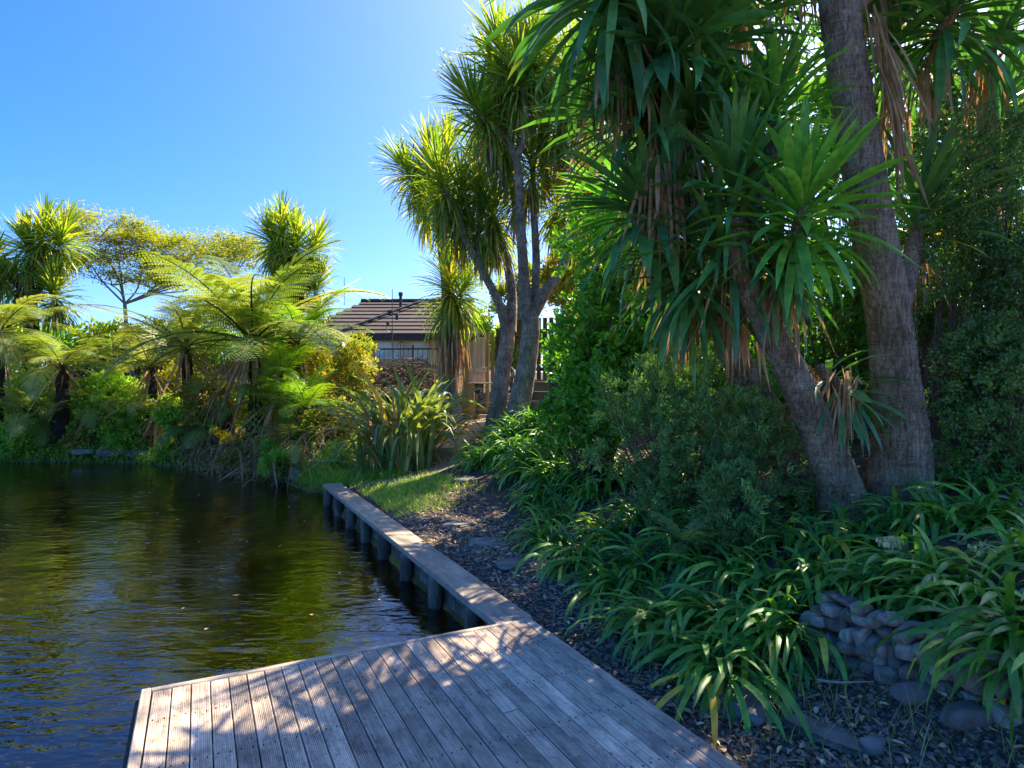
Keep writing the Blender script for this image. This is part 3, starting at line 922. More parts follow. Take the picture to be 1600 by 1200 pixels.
# ------------------------------------------------------------------ house beyond the fence
def build_house():
    D0, D1 = 26.0, 29.6
    z0 = at(0, 523, D0)[2]; z1 = at(0, 472, D1)[2]
    x0, x1 = at(452, 0, D0)[0], at(775, 0, D0)[0]
    t = thing('bungalow', 'cream bungalow with a dark tiled roof seen over the fence', 'house', (x0 + 3, D0 + 2, 2.1))
    mb = MB(); box(mb, ((x0 + x1) / 2 + .2, D0 + 3.1, (2.0 + z0) / 2 - 0.05), (x1 - x0 - 0.4, 5, z0 - 2.0), (1, 0, 0)); mb.build('wall', 'cream_wall', t)
    n = 9
    sl = np.array((0, D1 - D0, z1 - z0)); sl_n = sl / np.linalg.norm(sl); nrm = np.cross((1, 0, 0), sl_n)
    mb = MB()
    V = [(x0, D0, z0), (x1, D0, z0), (x1 - 1.2, D1, z1), (x0 + 2.2, D1, z1), (x0, D1 + 3.6, z0), (x1, D1 + 3.6, z0)]
    mb.add(np.array(V) - np.array((0, 0, 0.03)), quads=[(0, 1, 2, 3), (3, 2, 5, 4)], tris=[(0, 3, 4), (1, 5, 2)])
    roof = mb.build('roof', 'roof_dark', t)
    for k in range(n):
        a, b = k / n, (k + 1) / n
        c = np.array(((x0 + x1) / 2 + (a + b) / 2 * 0.5, D0, z0)) + sl * (a + b) / 2 + nrm * 0.035
        w = np.linalg.norm(sl) / n
        mb = MB(); box(mb, c, (x1 - x0 - 3.4 * (a + b) / 2, w * 0.98, 0.035), (1, 0, 0), nrm + sl_n * 0.10)
        mb.build('tile_course', 'roof_tile', roof)
    mb = MB(); tube(mb, [(x0 + 2.1, D1, z1 + 0.06), (x1 - 1.1, D1, z1 + 0.06)], [0.1, 0.1], 8); mb.build('ridge_cap', 'roof_dark', roof)
    mb = MB(); tube(mb, [at(527, 521, D0 - .05) + (0, 0, .06), at(660, 473, D1 - .4) + (0, 0, .1)], [0.06, 0.06], 6); mb.build('roof_strip', 'roof_dark', roof)  # dark strip laid diagonally up the tiled slope
    mb = MB(); box(mb, ((x0 + x1) / 2, D0 - 0.06, z0 - 0.1), (x1 - x0 + 0.2, 0.12, 0.24), (1, 0, 0)); mb.build('gutter', 'roof_dark', t)
    # flue
    p = at(626, 478, D1 - 0.8)
    mb = MB(); tube(mb, [p + (0, 0, -.4), p + (0, 0, .5)], [0.07, 0.07], 10); fl = mb.build('flue', 'black_metal', roof)
    mb = MB(); tube(mb, [p + (0, 0, .46), p + (0, 0, .62)], [0.1, 0.1], 10); mb.build('flue_cap', 'black_metal', roof)
    yw = D0 + 0.55
    for a, b, ya, yb in ((588, 624, 534, 560), (628, 668, 534, 560), (498, 522, 532, 560), (536, 572, 530, 560)):
        p, q = at(a, yb, yw), at(b, ya, yw)
        c = (p + q) / 2; w, h = q[0] - p[0], q[2] - p[2]
        mb = MB()
        for dx, dz, sx, sz in ((0, h / 2, w, .07), (0, -h / 2, w, .07), (-w / 2, 0, .07, h + .07), (w / 2, 0, .07, h + .07)):
            box(mb, c + (dx, 0, dz), (sx, 0.06, sz))
        f = mb.build('window', 'white_paint', t)
        mb = MB(); box(mb, c + (0, .02, 0), (w - .06, 0.02, h - .06)); mb.build('pane', 'window_glass', f)
    # low white extension
    mb = MB(); c = at(493, 540, 24.5); box(mb, (c[0], 25.2, 2.6), (2.0, 1.4, 1.9)); mb.build('extension_wall', 'white_paint', t)
    mb = MB(); box(mb, (c[0], 25.1, 3.6), (2.3, 1.7, .1), up=(0, -.12, 1)); mb.build('extension_roof', 'grey_metal', t)

    # aerial
    p = at(538, 470, 29.4)
    a = thing('tv_aerial', 'thin television aerial with many short bars above the roof ridge', 'antenna', p)
    mb = MB(); tube(mb, [p + (0, 0, -.2), p + (0, 0, 1.1)], [.018, .014], 6); mb.build('mast', 'grey_metal', a)
    q0, q1 = p + (-.05, 0, .6), p + (.7, -.1, .98)
    mb = MB(); tube(mb, [q0, q1], [.014, .014], 5); mb.build('boom', 'grey_metal', a)
    for s in np.linspace(.1, 1, 10):
        c = q0 * (1 - s) + q1 * s
        mb = MB(); tube(mb, [c + (-.05, -.16, -.07), c + (.05, .16, .07)], [.009, .009], 4); mb.build('element', 'grey_metal', a)
    mb = MB(); tube(mb, [p + (-.35, 0, -.1), p + (0, 0, .35)], [.008, .008], 4); mb.build('stay', 'grey_metal', a)
    # service mast with little fittings in front of the roof
    p = at(613, 600, 22.0)
    a = thing('service_mast', 'thin dark mast with small fittings rising in front of the roof', 'mast', p)
    mb = MB(); tube(mb, [p, at(613, 452, 22)], [.022, .012], 6); mb.build('pole', 'black_metal', a)
    for px, py, w, h in ((610, 487, .18, .12), (620, 495, .1, .22), (606, 505, .1, .12)):
        mb = MB(); box(mb, at(px, py, 22), (w, .06, h), bev=.01); mb.build('fitting', 'black_metal', a)
    mb = MB(); tube(mb, [at(606, 505, 22), at(604, 513, 22), at(609, 520, 22), at(613, 517, 22)], [.012] * 4, 5, 4); mb.build('cable', 'black_metal', a)


build_house()


# ------------------------------------------------------------------ fences, walls, gate, steps
def railing(name, label, x0, x1, D0, D1, zt, zb, step, group=None):
    p0, p1 = np.array((x0, D0, 0)), np.array((x1, D1, 0))
    t = thing(name, label, 'fence', ((x0 + x1) / 2, (D0 + D1) / 2, zb), group=group)
    d = p1 - p0; Ln = np.linalg.norm(d); d /= Ln
    for z in (zt, zb + .12):
        mb = MB(); box(mb, (p0 + p1) / 2 + (0, 0, z), (Ln, .035, .045), d); mb.build('rail', 'black_metal', t)
    k = 0
    s = 0.0
    pm = None
    while s <= Ln:
        post = k % 14 == 0
        mb = MB(); w = .06 if post else .018
        c = p0 + d * s
        box(mb, c + (0, -.003, (zt + zb) / 2 + (.04 if post else 0)), (w, w, zt - zb + (.16 if post else 0)), d)
        mb.build('post' if post else 'picket', 'black_metal', t)
        s += step; k += 1


railing('metal_railing', 'black metal railing between the dead brush heap and the bungalow', -7.2, -2.2, 19.6, 19.2, 2.72, 1.55, .15)
railing('metal_railing', 'black metal railing on the retaining wall behind the tree ferns', -16.8, -8.6, 20.2, 19.8, 2.75, 1.5, .15)


def plank_wall(name, label, cat, A, B, zs, h, mat, cap=None, post_step=1.4, capmat='concrete'):
    A, B = np.array(A, float), np.array(B, float)
    t = thing(name, label, cat, ((A + B) / 2)[:2].tolist() + [zs[0]])
    d = B - A; Ln = np.linalg.norm(d); d /= Ln
    nrm = np.array((d[1], -d[0], 0))
    for z in zs:
        mb = MB(); box(mb, (A + B) / 2 + (0, 0, z + h / 2), (Ln, .05, h - .008), d, bev=.006); mb.build('board', mat, t)
    s = 0.1
    while s < Ln:
        mb = MB(); box(mb, A + d * s + nrm * .075 + (0, 0, (zs[0] + zs[-1] + h) / 2 - .02), (.12, .1, zs[-1] + h - zs[0] - .02), d, bev=.008); mb.build('post', mat, t)
        s += post_step
    if cap:
        mb = MB(); box(mb, (A + B) / 2 + nrm * .03 + (0, 0, zs[-1] + h + .028), (Ln, .24, .05), d, bev=.006); mb.build('cap', capmat, t)
    return t


plank_wall('retaining_wall', 'low timber retaining wall under the far railing behind the ferns', 'retaining wall', (-17.5, 19.8, 0), (-7.6, 19.3, 0),
           (0.55, 0.8, 1.05, 1.3), .25, 'post_wood', True)
plank_wall('retaining_wall', 'timber retaining wall with pale cap beside the cabbage tree trunks', 'retaining wall', (0.3, 14.6, 0), (3.4, 13.6, 0),
           (.6, .82, 1.04, 1.26, 1.48), .22, 'gold_wood', True, 1.0)
plank_wall('retaining_wall', 'low timber wall under the brush heap behind the flax', 'retaining wall', (-6.5, 18.7, 0), (-1.9, 18.3, 0),
           (0.6, 0.82, 1.04), .22, 'dark_wood', True, 1.5)


def picket_fence(name, label, A, B, zb, h, w, gap, mat):
    A, B = np.array(A, float), np.array(B, float)
    t = thing(name, label, 'fence', ((A + B) / 2)[:2].tolist() + [zb])
    d = B - A; Ln = np.linalg.norm(d); d /= Ln
    nrm = np.array((-d[1], d[0], 0))
    for z in (zb + .3, zb + h - .3):
        mb = MB(); box(mb, (A + B) / 2 + nrm * .04 + (0, 0, z), (Ln, .045, .09), d); mb.build('rail', mat, t)
    s = 0
    while s < Ln:
        mb = MB(); box(mb, A + d * s + (0, 0, zb + h / 2 + random.uniform(-.01, .01)), (w, .02, h), d); mb.build('paling', mat, t)
        s += w + gap


picket_fence('paling_fence', 'dark paling fence above the retaining wall behind the cabbage trees', (0.2, 15.0, 0), (3.6, 14.0, 0), 1.7, 1.5, .1, .05, 'dark_wood')
picket_fence('paling_fence', 'brown paling fence glimpsed behind the small-leaved hedge', (3.9, 8.6, 0), (8.2, 6.0, 0), 0.9, 1.9, .15, .003, 'brick_brown')
picket_fence('paling_fence', 'tall weathered paling fence behind the glossy green shrub', (1.3, 11.8, 0), (4.2, 9.4, 0), 1.0, 1.8, .12, .003, 'dark_wood')


def build_gate():
    D = 16.2
    t = thing('timber_gate', 'pinkish plank gate standing open between brown posts above the path', 'gate', at(750, 650, D))
    def bx(name, mat, xa, xb, ya, yb, th, D=D, ax=(1, 0, 0), parent=t):
        p, q = at(xa, yb, D), at(xb, ya, D)
        mb = MB(); c = (p + q) / 2; box(mb, c, (q[0] - p[0], th, q[2] - p[2]), ax, bev=.006); return mb.build(name, mat, parent)
    bx('post', 'gold_wood', 722, 733, 538, 655, .16)
    for k in range(4):
        bx('plank', 'gate_wood', 733.6 + k * 6.2, 739.4 + k * 6.2, 527 + (2 - k) * (1.5 if k < 2 else 0), 597, .022, D + .06 + .003 * k)
    bx('rail', 'gate_wood', 732, 760, 574, 581, .05, D)
    bx('post', 'gold_wood', 758.5, 764, 520, 652, .1, D + .25)
    bx('post', 'gold_wood', 767, 772, 520, 640, .1, D + .55)
    bx('post', 'dark_wood', 775, 782, 515, 640, .12, D + .8)  # dark upright standing in for the shadowed gap beside the posts
    mb = MB(); a, b = at(724, 541, D - .1), at(746, 524, D - .1); box(mb, (a + b) / 2, (np.linalg.norm(b - a), .06, .05), b - a); mb.build('brace', 'black_metal', t)

    h = thing('step_handrail', 'low pale timber handrail beside the garden steps below the gate', 'handrail', at(740, 650, D - .3))
    bx('post', 'gold_wood', 733, 741, 598, 652, .12, D - .3, parent=h)
    bx('post', 'gold_wood', 772, 777, 600, 650, .1, D - .1, parent=h)
    bx('baluster', 'gold_wood', 760, 763, 601, 638, .04, D - .2, parent=h)
    mb = MB(); a, b = at(732, 598, D - .32), at(780, 599, D - .05); box(mb, (a + b) / 2, (np.linalg.norm(b - a), .14, .04), b - a, bev=.006); mb.build('top_rail', 'gate_wood', h)
    s = thing('timber_steps', 'short flight of timber steps rising through the open gate', 'steps', at(760, 652, D - .1))
    for k in range(4):
        p = at(759, 650, D)
        mb = MB(); box(mb, (p[0] + .25, D - .05 + .32 * k, p[2] - .03 + .17 * k), (.95, .3, .15), bev=.01); mb.build('step', 'sleeper_wood', s)
    for k, z in enumerate((.05, .25, .45)):
        mb = MB(); p = at(741, 650, D); box(mb, (p[0] + .03, D + .5, p[2] + z), (1.2, .05, .19), (0, 1, 0)); mb.build('stringer', 'gold_wood', s)


build_gate()


def sleeper(label, px, py, z, w, h, d, rz, mat='sleeper_wood'):
    p = gp(px, py, z)
    mb = MB(); box(mb, p + (0, d / 2, 0), (w, d, h), (math.cos(rz), math.sin(rz), 0), bev=.015)
    o = mb.build('sleeper_step', mat, origin=p)
    tag(o, label, 'step', 'path steps')


sleeper('lowest path step, a pale grey timber sleeper beside the flax', 672, 731, .08, .62, .17, .18, .04)
sleeper('tan second step of the path above the lowest sleeper', 689, 709, .3, .42, .22, .25, .25)
sleeper('short third path step just below the leaf-strewn landing', 708, 682, .5, .4, .2, .25, .3)
sleeper('topmost path step at the edge of the landing below the gate', 735, 661, .68, .6, .14, .22, .25)


# ------------------------------------------------------------------ stones
def blob(mb, c, r, rng, sub=1, flat=1.0, tint=0.0):
    """rounded irregular stone"""
    ph = (1 + 5 ** .5) / 2
    V = np.array([(-1, ph, 0), (1, ph, 0), (-1, -ph, 0), (1, -ph, 0), (0, -1, ph), (0, 1, ph), (0, -1, -ph), (0, 1, -ph), (ph, 0, -1), (ph, 0, 1), (-ph, 0, -1), (-ph, 0, 1)], float)
    V /= np.linalg.norm(V[0])
    T = [(0, 11, 5), (0, 5, 1), (0, 1, 7), (0, 7, 10), (0, 10, 11), (1, 5, 9), (5, 11, 4), (11, 10, 2), (10, 7, 6), (7, 1, 8), (3, 9, 4), (3, 4, 2), (3, 2, 6), (3, 6, 8), (3, 8, 9),
         (4, 9, 5), (2, 4, 11), (6, 2, 10), (8, 6, 7), (9, 8, 1)]
    V = V.tolist()
    for _ in range(sub):
        cache = {}; T2 = []
        def mid(a, b):
            k = (min(a, b), max(a, b))
            if k not in cache:
                m = np.array(V[a]) + np.array(V[b]); V.append((m / np.linalg.norm(m)).tolist()); cache[k] = len(V) - 1
            return cache[k]
        for a, b, c_ in T:
            x, y, z = mid(a, b), mid(b, c_), mid(c_, a)
            T2 += [(a, x, z), (b, y, x), (c_, z, y), (x, y, z)]
        T = T2
    V = np.array(V)
    a, b = unit(1, rng)[0] * 2, unit(1, rng)[0] * 2
    k = 1 + .12 * np.sin(V @ a * 1.5 + rng.uniform(0, 6)) + .1 * np.sin(V @ b * 2 + rng.uniform(0, 6))
    V = np.sign(V) * np.abs(V) ** rng.uniform(.62, .9)
    c3_ = unit(1, rng)[0] * 5
    k = k + .05 * np.sin(V @ c3_ + rng.uniform(0, 6)) + rng.normal(0, .022, len(V))
    V = V * k[:, None] * np.array(r)
    mb.add(V + np.array(c), tris=T, tint=tint)


def build_stone_wall():
    g = np.random.default_rng(5)
    t = thing('stone_wall', 'low rubble wall of rounded grey stones under the agapanthus', 'stone wall', duv(1.6, 3.3, -.06))
    mb = MB()
    box(mb, duv(1.05, 3.41, .12), (3.0, .2, .4), (UX, UY, 0), (0.9 * UY * .2, -.2 * UX, 1)); mb.build('mortar_core', 'mortar', t)
    z = -.05
    row = 0
    while z < .36:
        h = g.uniform(.06, .105)
        u = -.4 + g.uniform(0, .1)
        while u < 2.55:
            w = g.uniform(.06, .18)
            mb = MB()
            c = duv(u + w / 2, 3.27 + (z + .05) * .22 + g.uniform(-.03, .03), z + h / 2 + g.uniform(-.02, .02))
            blob(mb, (0, 0, 0), (w * .53, .075, h * g.uniform(.48, .64)), g, 2)
            me = mb.mesh('stone', 'wall_stone', False)
            o = bpy.data.objects.new('stone', me)
            o.location = tuple(c - np.array(t.location)); o.rotation_euler = (g.uniform(-.25, .25), g.uniform(-.3, .3), UANG + g.uniform(-.2, .2))
            link(o, t)
            u += w * g.uniform(.95, 1.05)
        z += h * .9
        row += 1


build_stone_wall()


def flat_stone(label, px, py, z, rx, ry, rz, mat='flat_stone', h=.035):
    g = np.random.default_rng(int(px + py))
    p = gp(px, py, z)
    p[2] = gzs(p[0], p[1]) + h * .2
    mb = MB(); blob(mb, p, (rx, ry, h), g, 3)
    V = mb.v[0]; V[:, 2] = np.minimum(V[:, 2], p[2] + h * .55)
    c, s = math.cos(rz), math.sin(rz); q = V - p
    mb.v[0] = p + np.stack([q[:, 0] * c - q[:, 1] * s, q[:, 0] * s + q[:, 1] * c, q[:, 2]], -1)
    o = mb.build('flat_stone', mat, origin=p)
    tag(o, label, 'stone', 'flat stones in the gravel')


flat_stone('largest flat grey stone lying in the gravel by the grass patch', 762, 843, .02, .2, .16, .1)
flat_stone('flat grey stone half under the leaves right of the largest one', 800, 880, .02, .14, .13, .2)
flat_stone('small flat stone at the upper edge of the grass patch', 728, 772, .05, .2, .15, .3)
flat_stone('flat stone beside the gravel just above the largest flat stone', 716, 822, .02, .18, .1, .4)
flat_stone('long flat dark slab under the yellowing agapanthus leaves', 1140, 1078, -.04, .24, .12, -1.1, h=.05)
flat_stone('flat dark slab in the gravel right of the deck corner', 1300, 1140, -.05, .2, .1, -1.0, h=.03)
for k, (px, py, r, lab) in enumerate(((1430, 1135, .09, 'rounded stone lying at the foot of the stone wall'), (1365, 1165, .06, 'small rounded stone in the gravel before the stone wall'),
                                      (1510, 1175, .1, 'rounded grey stone lowest at the photo corner beneath hanging leaves'), (1455, 1070, .08, 'stone tumbled against the wall base under hanging leaves'))):
    p = gp(px, py, -.04); p[2] = gzs(p[0], p[1]) + r * .3
    mb = MB(); blob(mb, p, (r, r * .8, r * .55), np.random.default_rng(k), 2)
    tag(mb.build('loose_stone', 'flat_stone', smooth=True, origin=p), lab, 'stone')

# pale rocks and kerb along the far bank
g = np.random.default_rng(11)
for k, (px, py, r, lab) in enumerate(((432, 728, .3, 'pale rock standing at the water edge under the big tree fern'), (420, 690, .22, 'pale weathered stump rock above the water beneath the bright fern'),
                                      (462, 742, .16, 'small pale rock at the pond corner near the sedge'), (180, 707, .3, 'long pale kerb rock at the far waterline beneath the green shrubs'),
                                      (215, 709, .22, 'shorter pale kerb rock right of the long one at the far waterline'), (128, 706, .22, 'pale kerb rock beside the dark fern trunk at the waterline'))):
    D = F * (CAMZ + .25) / (py - 600 + 12) if k < 3 else 15.9
    p = at(px, py, min(D, 15.9))
    mb = MB(); blob(mb, p, (r * (1.2 if k > 2 else .7), r * .6, r * (.35 if k > 2 else .9)), g, 2)
    tag(mb.build('bank_rock', 'pale_rock', smooth=False, origin=p), lab, 'rock', 'rocks along the far bank')


def scatter_gravel():
    g = np.random.default_rng(3)
    n = 9500
    u = g.uniform(0.2, 8.2, n); v = 2.12 + g.beta(1.2, 1.4, n) * 1.25
    P = np.stack([u * UX + v * UY, u * UY - v * UX], -1)
    z = gz(P[:, 0], P[:, 1])
    base = MB(); blob(base, (0, 0, 0), (1, 1, .6), g, 0)
    V0, T0 = base.v[0], base.t[0]
    s = g.uniform(.006, .0145, n) * np.where(g.random(n) < .05, 2.0, 1)
    a = g.uniform(0, 6.28, n)
    ca, sa = np.cos(a), np.sin(a)
    Vx = V0[None, :, 0] * g.uniform(.8, 1.4, (n, 1)); Vy = V0[None, :, 1]; Vz = np.broadcast_to(V0[None, :, 2], Vx.shape)
    V = np.stack([Vx * ca[:, None] - Vy * sa[:, None], Vx * sa[:, None] + Vy * ca[:, None], Vz], -1) * s[:, None, None]
    V += np.concatenate([P, z[:, None] + .003], 1)[:, None]
    mb = MB()
    T = (T0[None] + (np.arange(n) * len(V0))[:, None, None]).reshape(-1, 3)
    mb.add(V, tris=T)
    tag(mb.build('gravel', 'gravel_stone'), 'dark grey gravel strip between the deck and the planting', 'gravel', kind='stuff')


scatter_gravel()


def scatter_litter():
    g = np.random.default_rng(4)
    pts = []
    u = g.uniform(0.2, 9.5, 2600); v = 2.13 + g.beta(1.6, 1.2, 2600) * 1.15
    pts.append(np.stack([u * UX + v * UY, u * UY - v * UX], -1))
    t = g.random(1500); x = -1.75 + t * 1.0 + g.normal(0, .28, 1500); y = 10.9 + t * 5.6
    pts.append(np.stack([x, y], -1))
    pts.append(np.stack([g.uniform(.5, 5, 1500), g.uniform(3.3, 9, 1500)], -1))
    pts.append(np.stack([g.uniform(-12, -3, 1500), g.uniform(13, 19, 1500)], -1))
    P = np.concatenate(pts); P = P[pond_sd(P[:, 0], P[:, 1]) < -.16]
    n = len(P)
    z = gz(P[:, 0], P[:, 1]) + .012
    a = g.uniform(0, 6.28, n)
    D = np.stack([np.cos(a), np.sin(a), g.normal(0, .2, n)], -1)
    N_ = np.stack([g.normal(0, .4, n), g.normal(0, .4, n), np.ones(n)], -1)
    mb = MB()
    leaf_cards(mb, np.concatenate([P, z[:, None]], 1), D, N_, g.uniform(.03, .1, n), g.uniform(.012, .03, n), g.random(n))
    tag(mb.build('leaf_litter', 'litter'), 'dry brown fallen leaves on the path and soil', 'leaf litter', kind='stuff')


scatter_litter()


def floating_leaves():
    g = np.random.default_rng(14)
    n = 420
    x = g.uniform(-14, 0, n); y = g.uniform(3, 15.5, n)
    sd = pond_sd(x, y)
    ok = (sd > .05) & (g.random(n) < np.exp(-np.maximum(sd, 0) * .8) + .06)
    x, y = x[ok], y[ok]; n = len(x); a = g.uniform(0, 6.28, n)
    mb = MB(); leaf_cards(mb, np.stack([x, y, np.full(n, WATER_Z + .004)], -1), np.stack([np.cos(a), np.sin(a), 0 * a], -1), np.tile((0, 0, 1.0), (n, 1)), g.uniform(.03, .09, n), g.uniform(.015, .03, n), g.random(n), .06)
    tag(mb.build('floating_leaves', 'litter'), 'small dry leaves floating on the pond near its edges', 'leaves', kind='stuff')


floating_leaves()


def grass_patch(name, label, P, Lr, W, mat='grass', el=(.7, 1.5), bend=(.3, 1.4), cat='grass'):
    g = np.random.default_rng(len(P))
    P = np.asarray(P); P = P[pond_sd(P[:, 0], P[:, 1]) < 0.02]
    n = len(P)
    mb = MB()
    blades(mb, np.concatenate([P, gz(P[:, 0], P[:, 1])[:, None] - .01], 1), g.uniform(0, 6.28, n), g.uniform(*el, n), g.uniform(*Lr, n), W, g.uniform(*bend, n), 'grass', 3, .2, 1.2, g.random(n))
    tag(mb.build(name, mat), label, cat, kind='stuff')


g = np.random.default_rng(8)
n = 9000
c = gp(690, 775, .03)[:2]
P = np.stack([g.normal(0, 1, n), g.normal(0, 1, n)], -1)
# patch between the edging and the planting
uu = 7.4 + np.abs(g.normal(0, 1.0, n)) * .9 + g.uniform(0, 1.6, n); vv = 2.2 + g.beta(1.3, 1.8, n) * 1.35
P = np.stack([uu * UX + vv * UY, uu * UY - vv * UX], -1)
keep = (vnoise(P[:, 0], P[:, 1], 2.0) + g.normal(0, .4, n)) > -.35
grass_patch('grass_patch', 'sunlit short grass between the pond edging and the planting', P[keep], (.05, .15), .008)
# sedge and grass at the pond corner and along the bank
pts = []
for (x1, y1), (x2, y2), m, s in (((-3.1, 10.9), (-3.6, 11.6), 1500, .22), ((-3.6, 11.7), (-4.9, 13.2), 1500, .25), ((-4.9, 13.3), (-7.5, 14.9), 1500, .3), ((-7.5, 15.0), (-14, 16.2), 2600, .3)):
    t = g.random(m); q = np.stack([x1 + (x2 - x1) * t, y1 + (y2 - y1) * t], -1) + g.normal(0, s, (m, 2)); q[:, 1] += .12; pts.append(q)
grass_patch('bank_grass', 'rank grass and weeds fringing the far bank of the pond', np.concatenate(pts), (.15, .55), .014, 'grass', (.5, 1.4), (.6, 2.2))
P = np.stack([g.uniform(-2.9, -1.9, 900), g.uniform(10.7, 12.0, 900)], -1)
grass_patch('long_grass', 'long green grass hanging over the end of the pond edging', P, (.25, .7), .014, 'grass', (.4, 1.2), (1.2, 2.4))
# weeds in the gravel, seed heads
uu = g.uniform(.3, 3.6, 900); vv = 2.18 + 1.05 * g.random(900) ** .8
grass_patch('gravel_weeds', 'thin dry weeds sprouting in the gravel by the deck', np.stack([uu * UX + vv * UY, uu * UY - vv * UX], -1), (.06, .28), .006, 'weed', (.8, 1.5), (0, .9), 'weeds')


# ------------------------------------------------------------------ plant builders
def axis_frame(axis):
    a = np.array(axis, float); a /= np.linalg.norm(a)
    h = np.array((0, 1.0, 0)) if abs(a[1]) < .9 else np.array((1.0, 0, 0))
    x = np.cross(h, a); x /= np.linalg.norm(x)
    return x, np.cross(a, x), a


def rosette_dirs(n, axis, th0, th1, rng, power=1.0):
    """golden-angle directions from th0 to th1 (radians) off the axis"""
    x, y, a = axis_frame(axis)
    s = ((np.arange(n) + .5) / n) ** power
    th = th0 + (th1 - th0) * s + rng.normal(0, .07, n)
    ph = np.arange(n) * 2.39996 + rng.normal(0, .15, n)
    d = np.cos(th)[:, None] * a + np.sin(th)[:, None] * (np.cos(ph)[:, None] * x + np.sin(ph)[:, None] * y)
    return d, s, np.arctan2(d[:, 1], d[:, 0]), np.arcsin(np.clip(d[:, 2], -1, 1))


def yucca_head(tree, pos, axis, n, L, single, rng, th=(.15, 2.3), bend=(.25, .7), mat='yucca', dead=20, W=.066, stem=.3):
    n = int(n * 1.25); dead = int(dead * 1.6)
    pos = np.array(pos)
    ax = np.array(axis, float) / np.linalg.norm(axis)
    mb = MB()
    tube(mb, [pos - ax * stem, pos, pos + ax * .1], [.05, .045, .02], 8, 2, .05)
    head = bpy.data.objects.new('leaf_head', mb.mesh('leaf_head', 'yucca_bark', True, pos))
    head.location = tuple(pos - np.array(tree.location)); link(head, tree)
    d, s, az, el = rosette_dirs(n, axis, th[0], th[1], rng)
    base = ax[None] * (.1 - s[:, None] * stem * 1.1) + d * .035
    Ls = L * (0.72 + .38 * np.sin(np.pi * np.clip(s * .9 + .1, 0, 1))) * rng.uniform(.88, 1.12, n)
    b = bend[0] + (bend[1] - bend[0]) * s + rng.normal(0, .12, n)
    b = np.maximum(b, 0.02)
    if single:
        mats = ['yellow_leaf' if (s[k] > .85 and rng.random() < .1) else mat for k in range(n)]
        leaf_objects(head, 'leaf', base, az, el, Ls, b, 'yucca', mats, 'yucca', 6, .42, 1.6, W / L * 1.05)
    else:
        mb = MB()
        blades(mb, base, az, el, Ls, W * rng.uniform(.85, 1.1, n), b, 'yucca', 5, .42, 1.6, rng.random(n), rng.normal(0, .4, n), .1, rng)
        o = bpy.data.objects.new('leaves', mb.mesh('leaves', mat, True)); link(o, head); o['kind'] = 'stuff'
    if dead:
        mb = MB()
        dd, ss, aa, ee = rosette_dirs(dead, -np.array((0, 0, 1.0)) * .8 - ax * .2, .05, .6, rng)
        blades(mb, -ax[None] * rng.uniform(.1, stem * 1.5, (dead, 1)) + dd * .05, aa, ee, L * rng.uniform(.6, 1.15, dead), W * rng.uniform(.25, .6, dead), rng.uniform(0, .6, dead), 'yucca', 5, .7, 1.2,
               rng.random(dead), rng.normal(0, 1.2, dead), .3, rng)
        o = bpy.data.objects.new('dead_leaves', mb.mesh('dead_leaves', 'dead_leaf', True)); link(o, head); o['kind'] = 'stuff'
    return head


def trunk(tree, pts, rad, mat, sides=24, rows=14, rough=.012, rings=.012, flute=.03, name='trunk'):
    mb = MB(); tube(mb, pts, rad, sides, rows, rough, rings=rings, flute=flute)
    return mb.build(name, mat, tree, smooth=True)


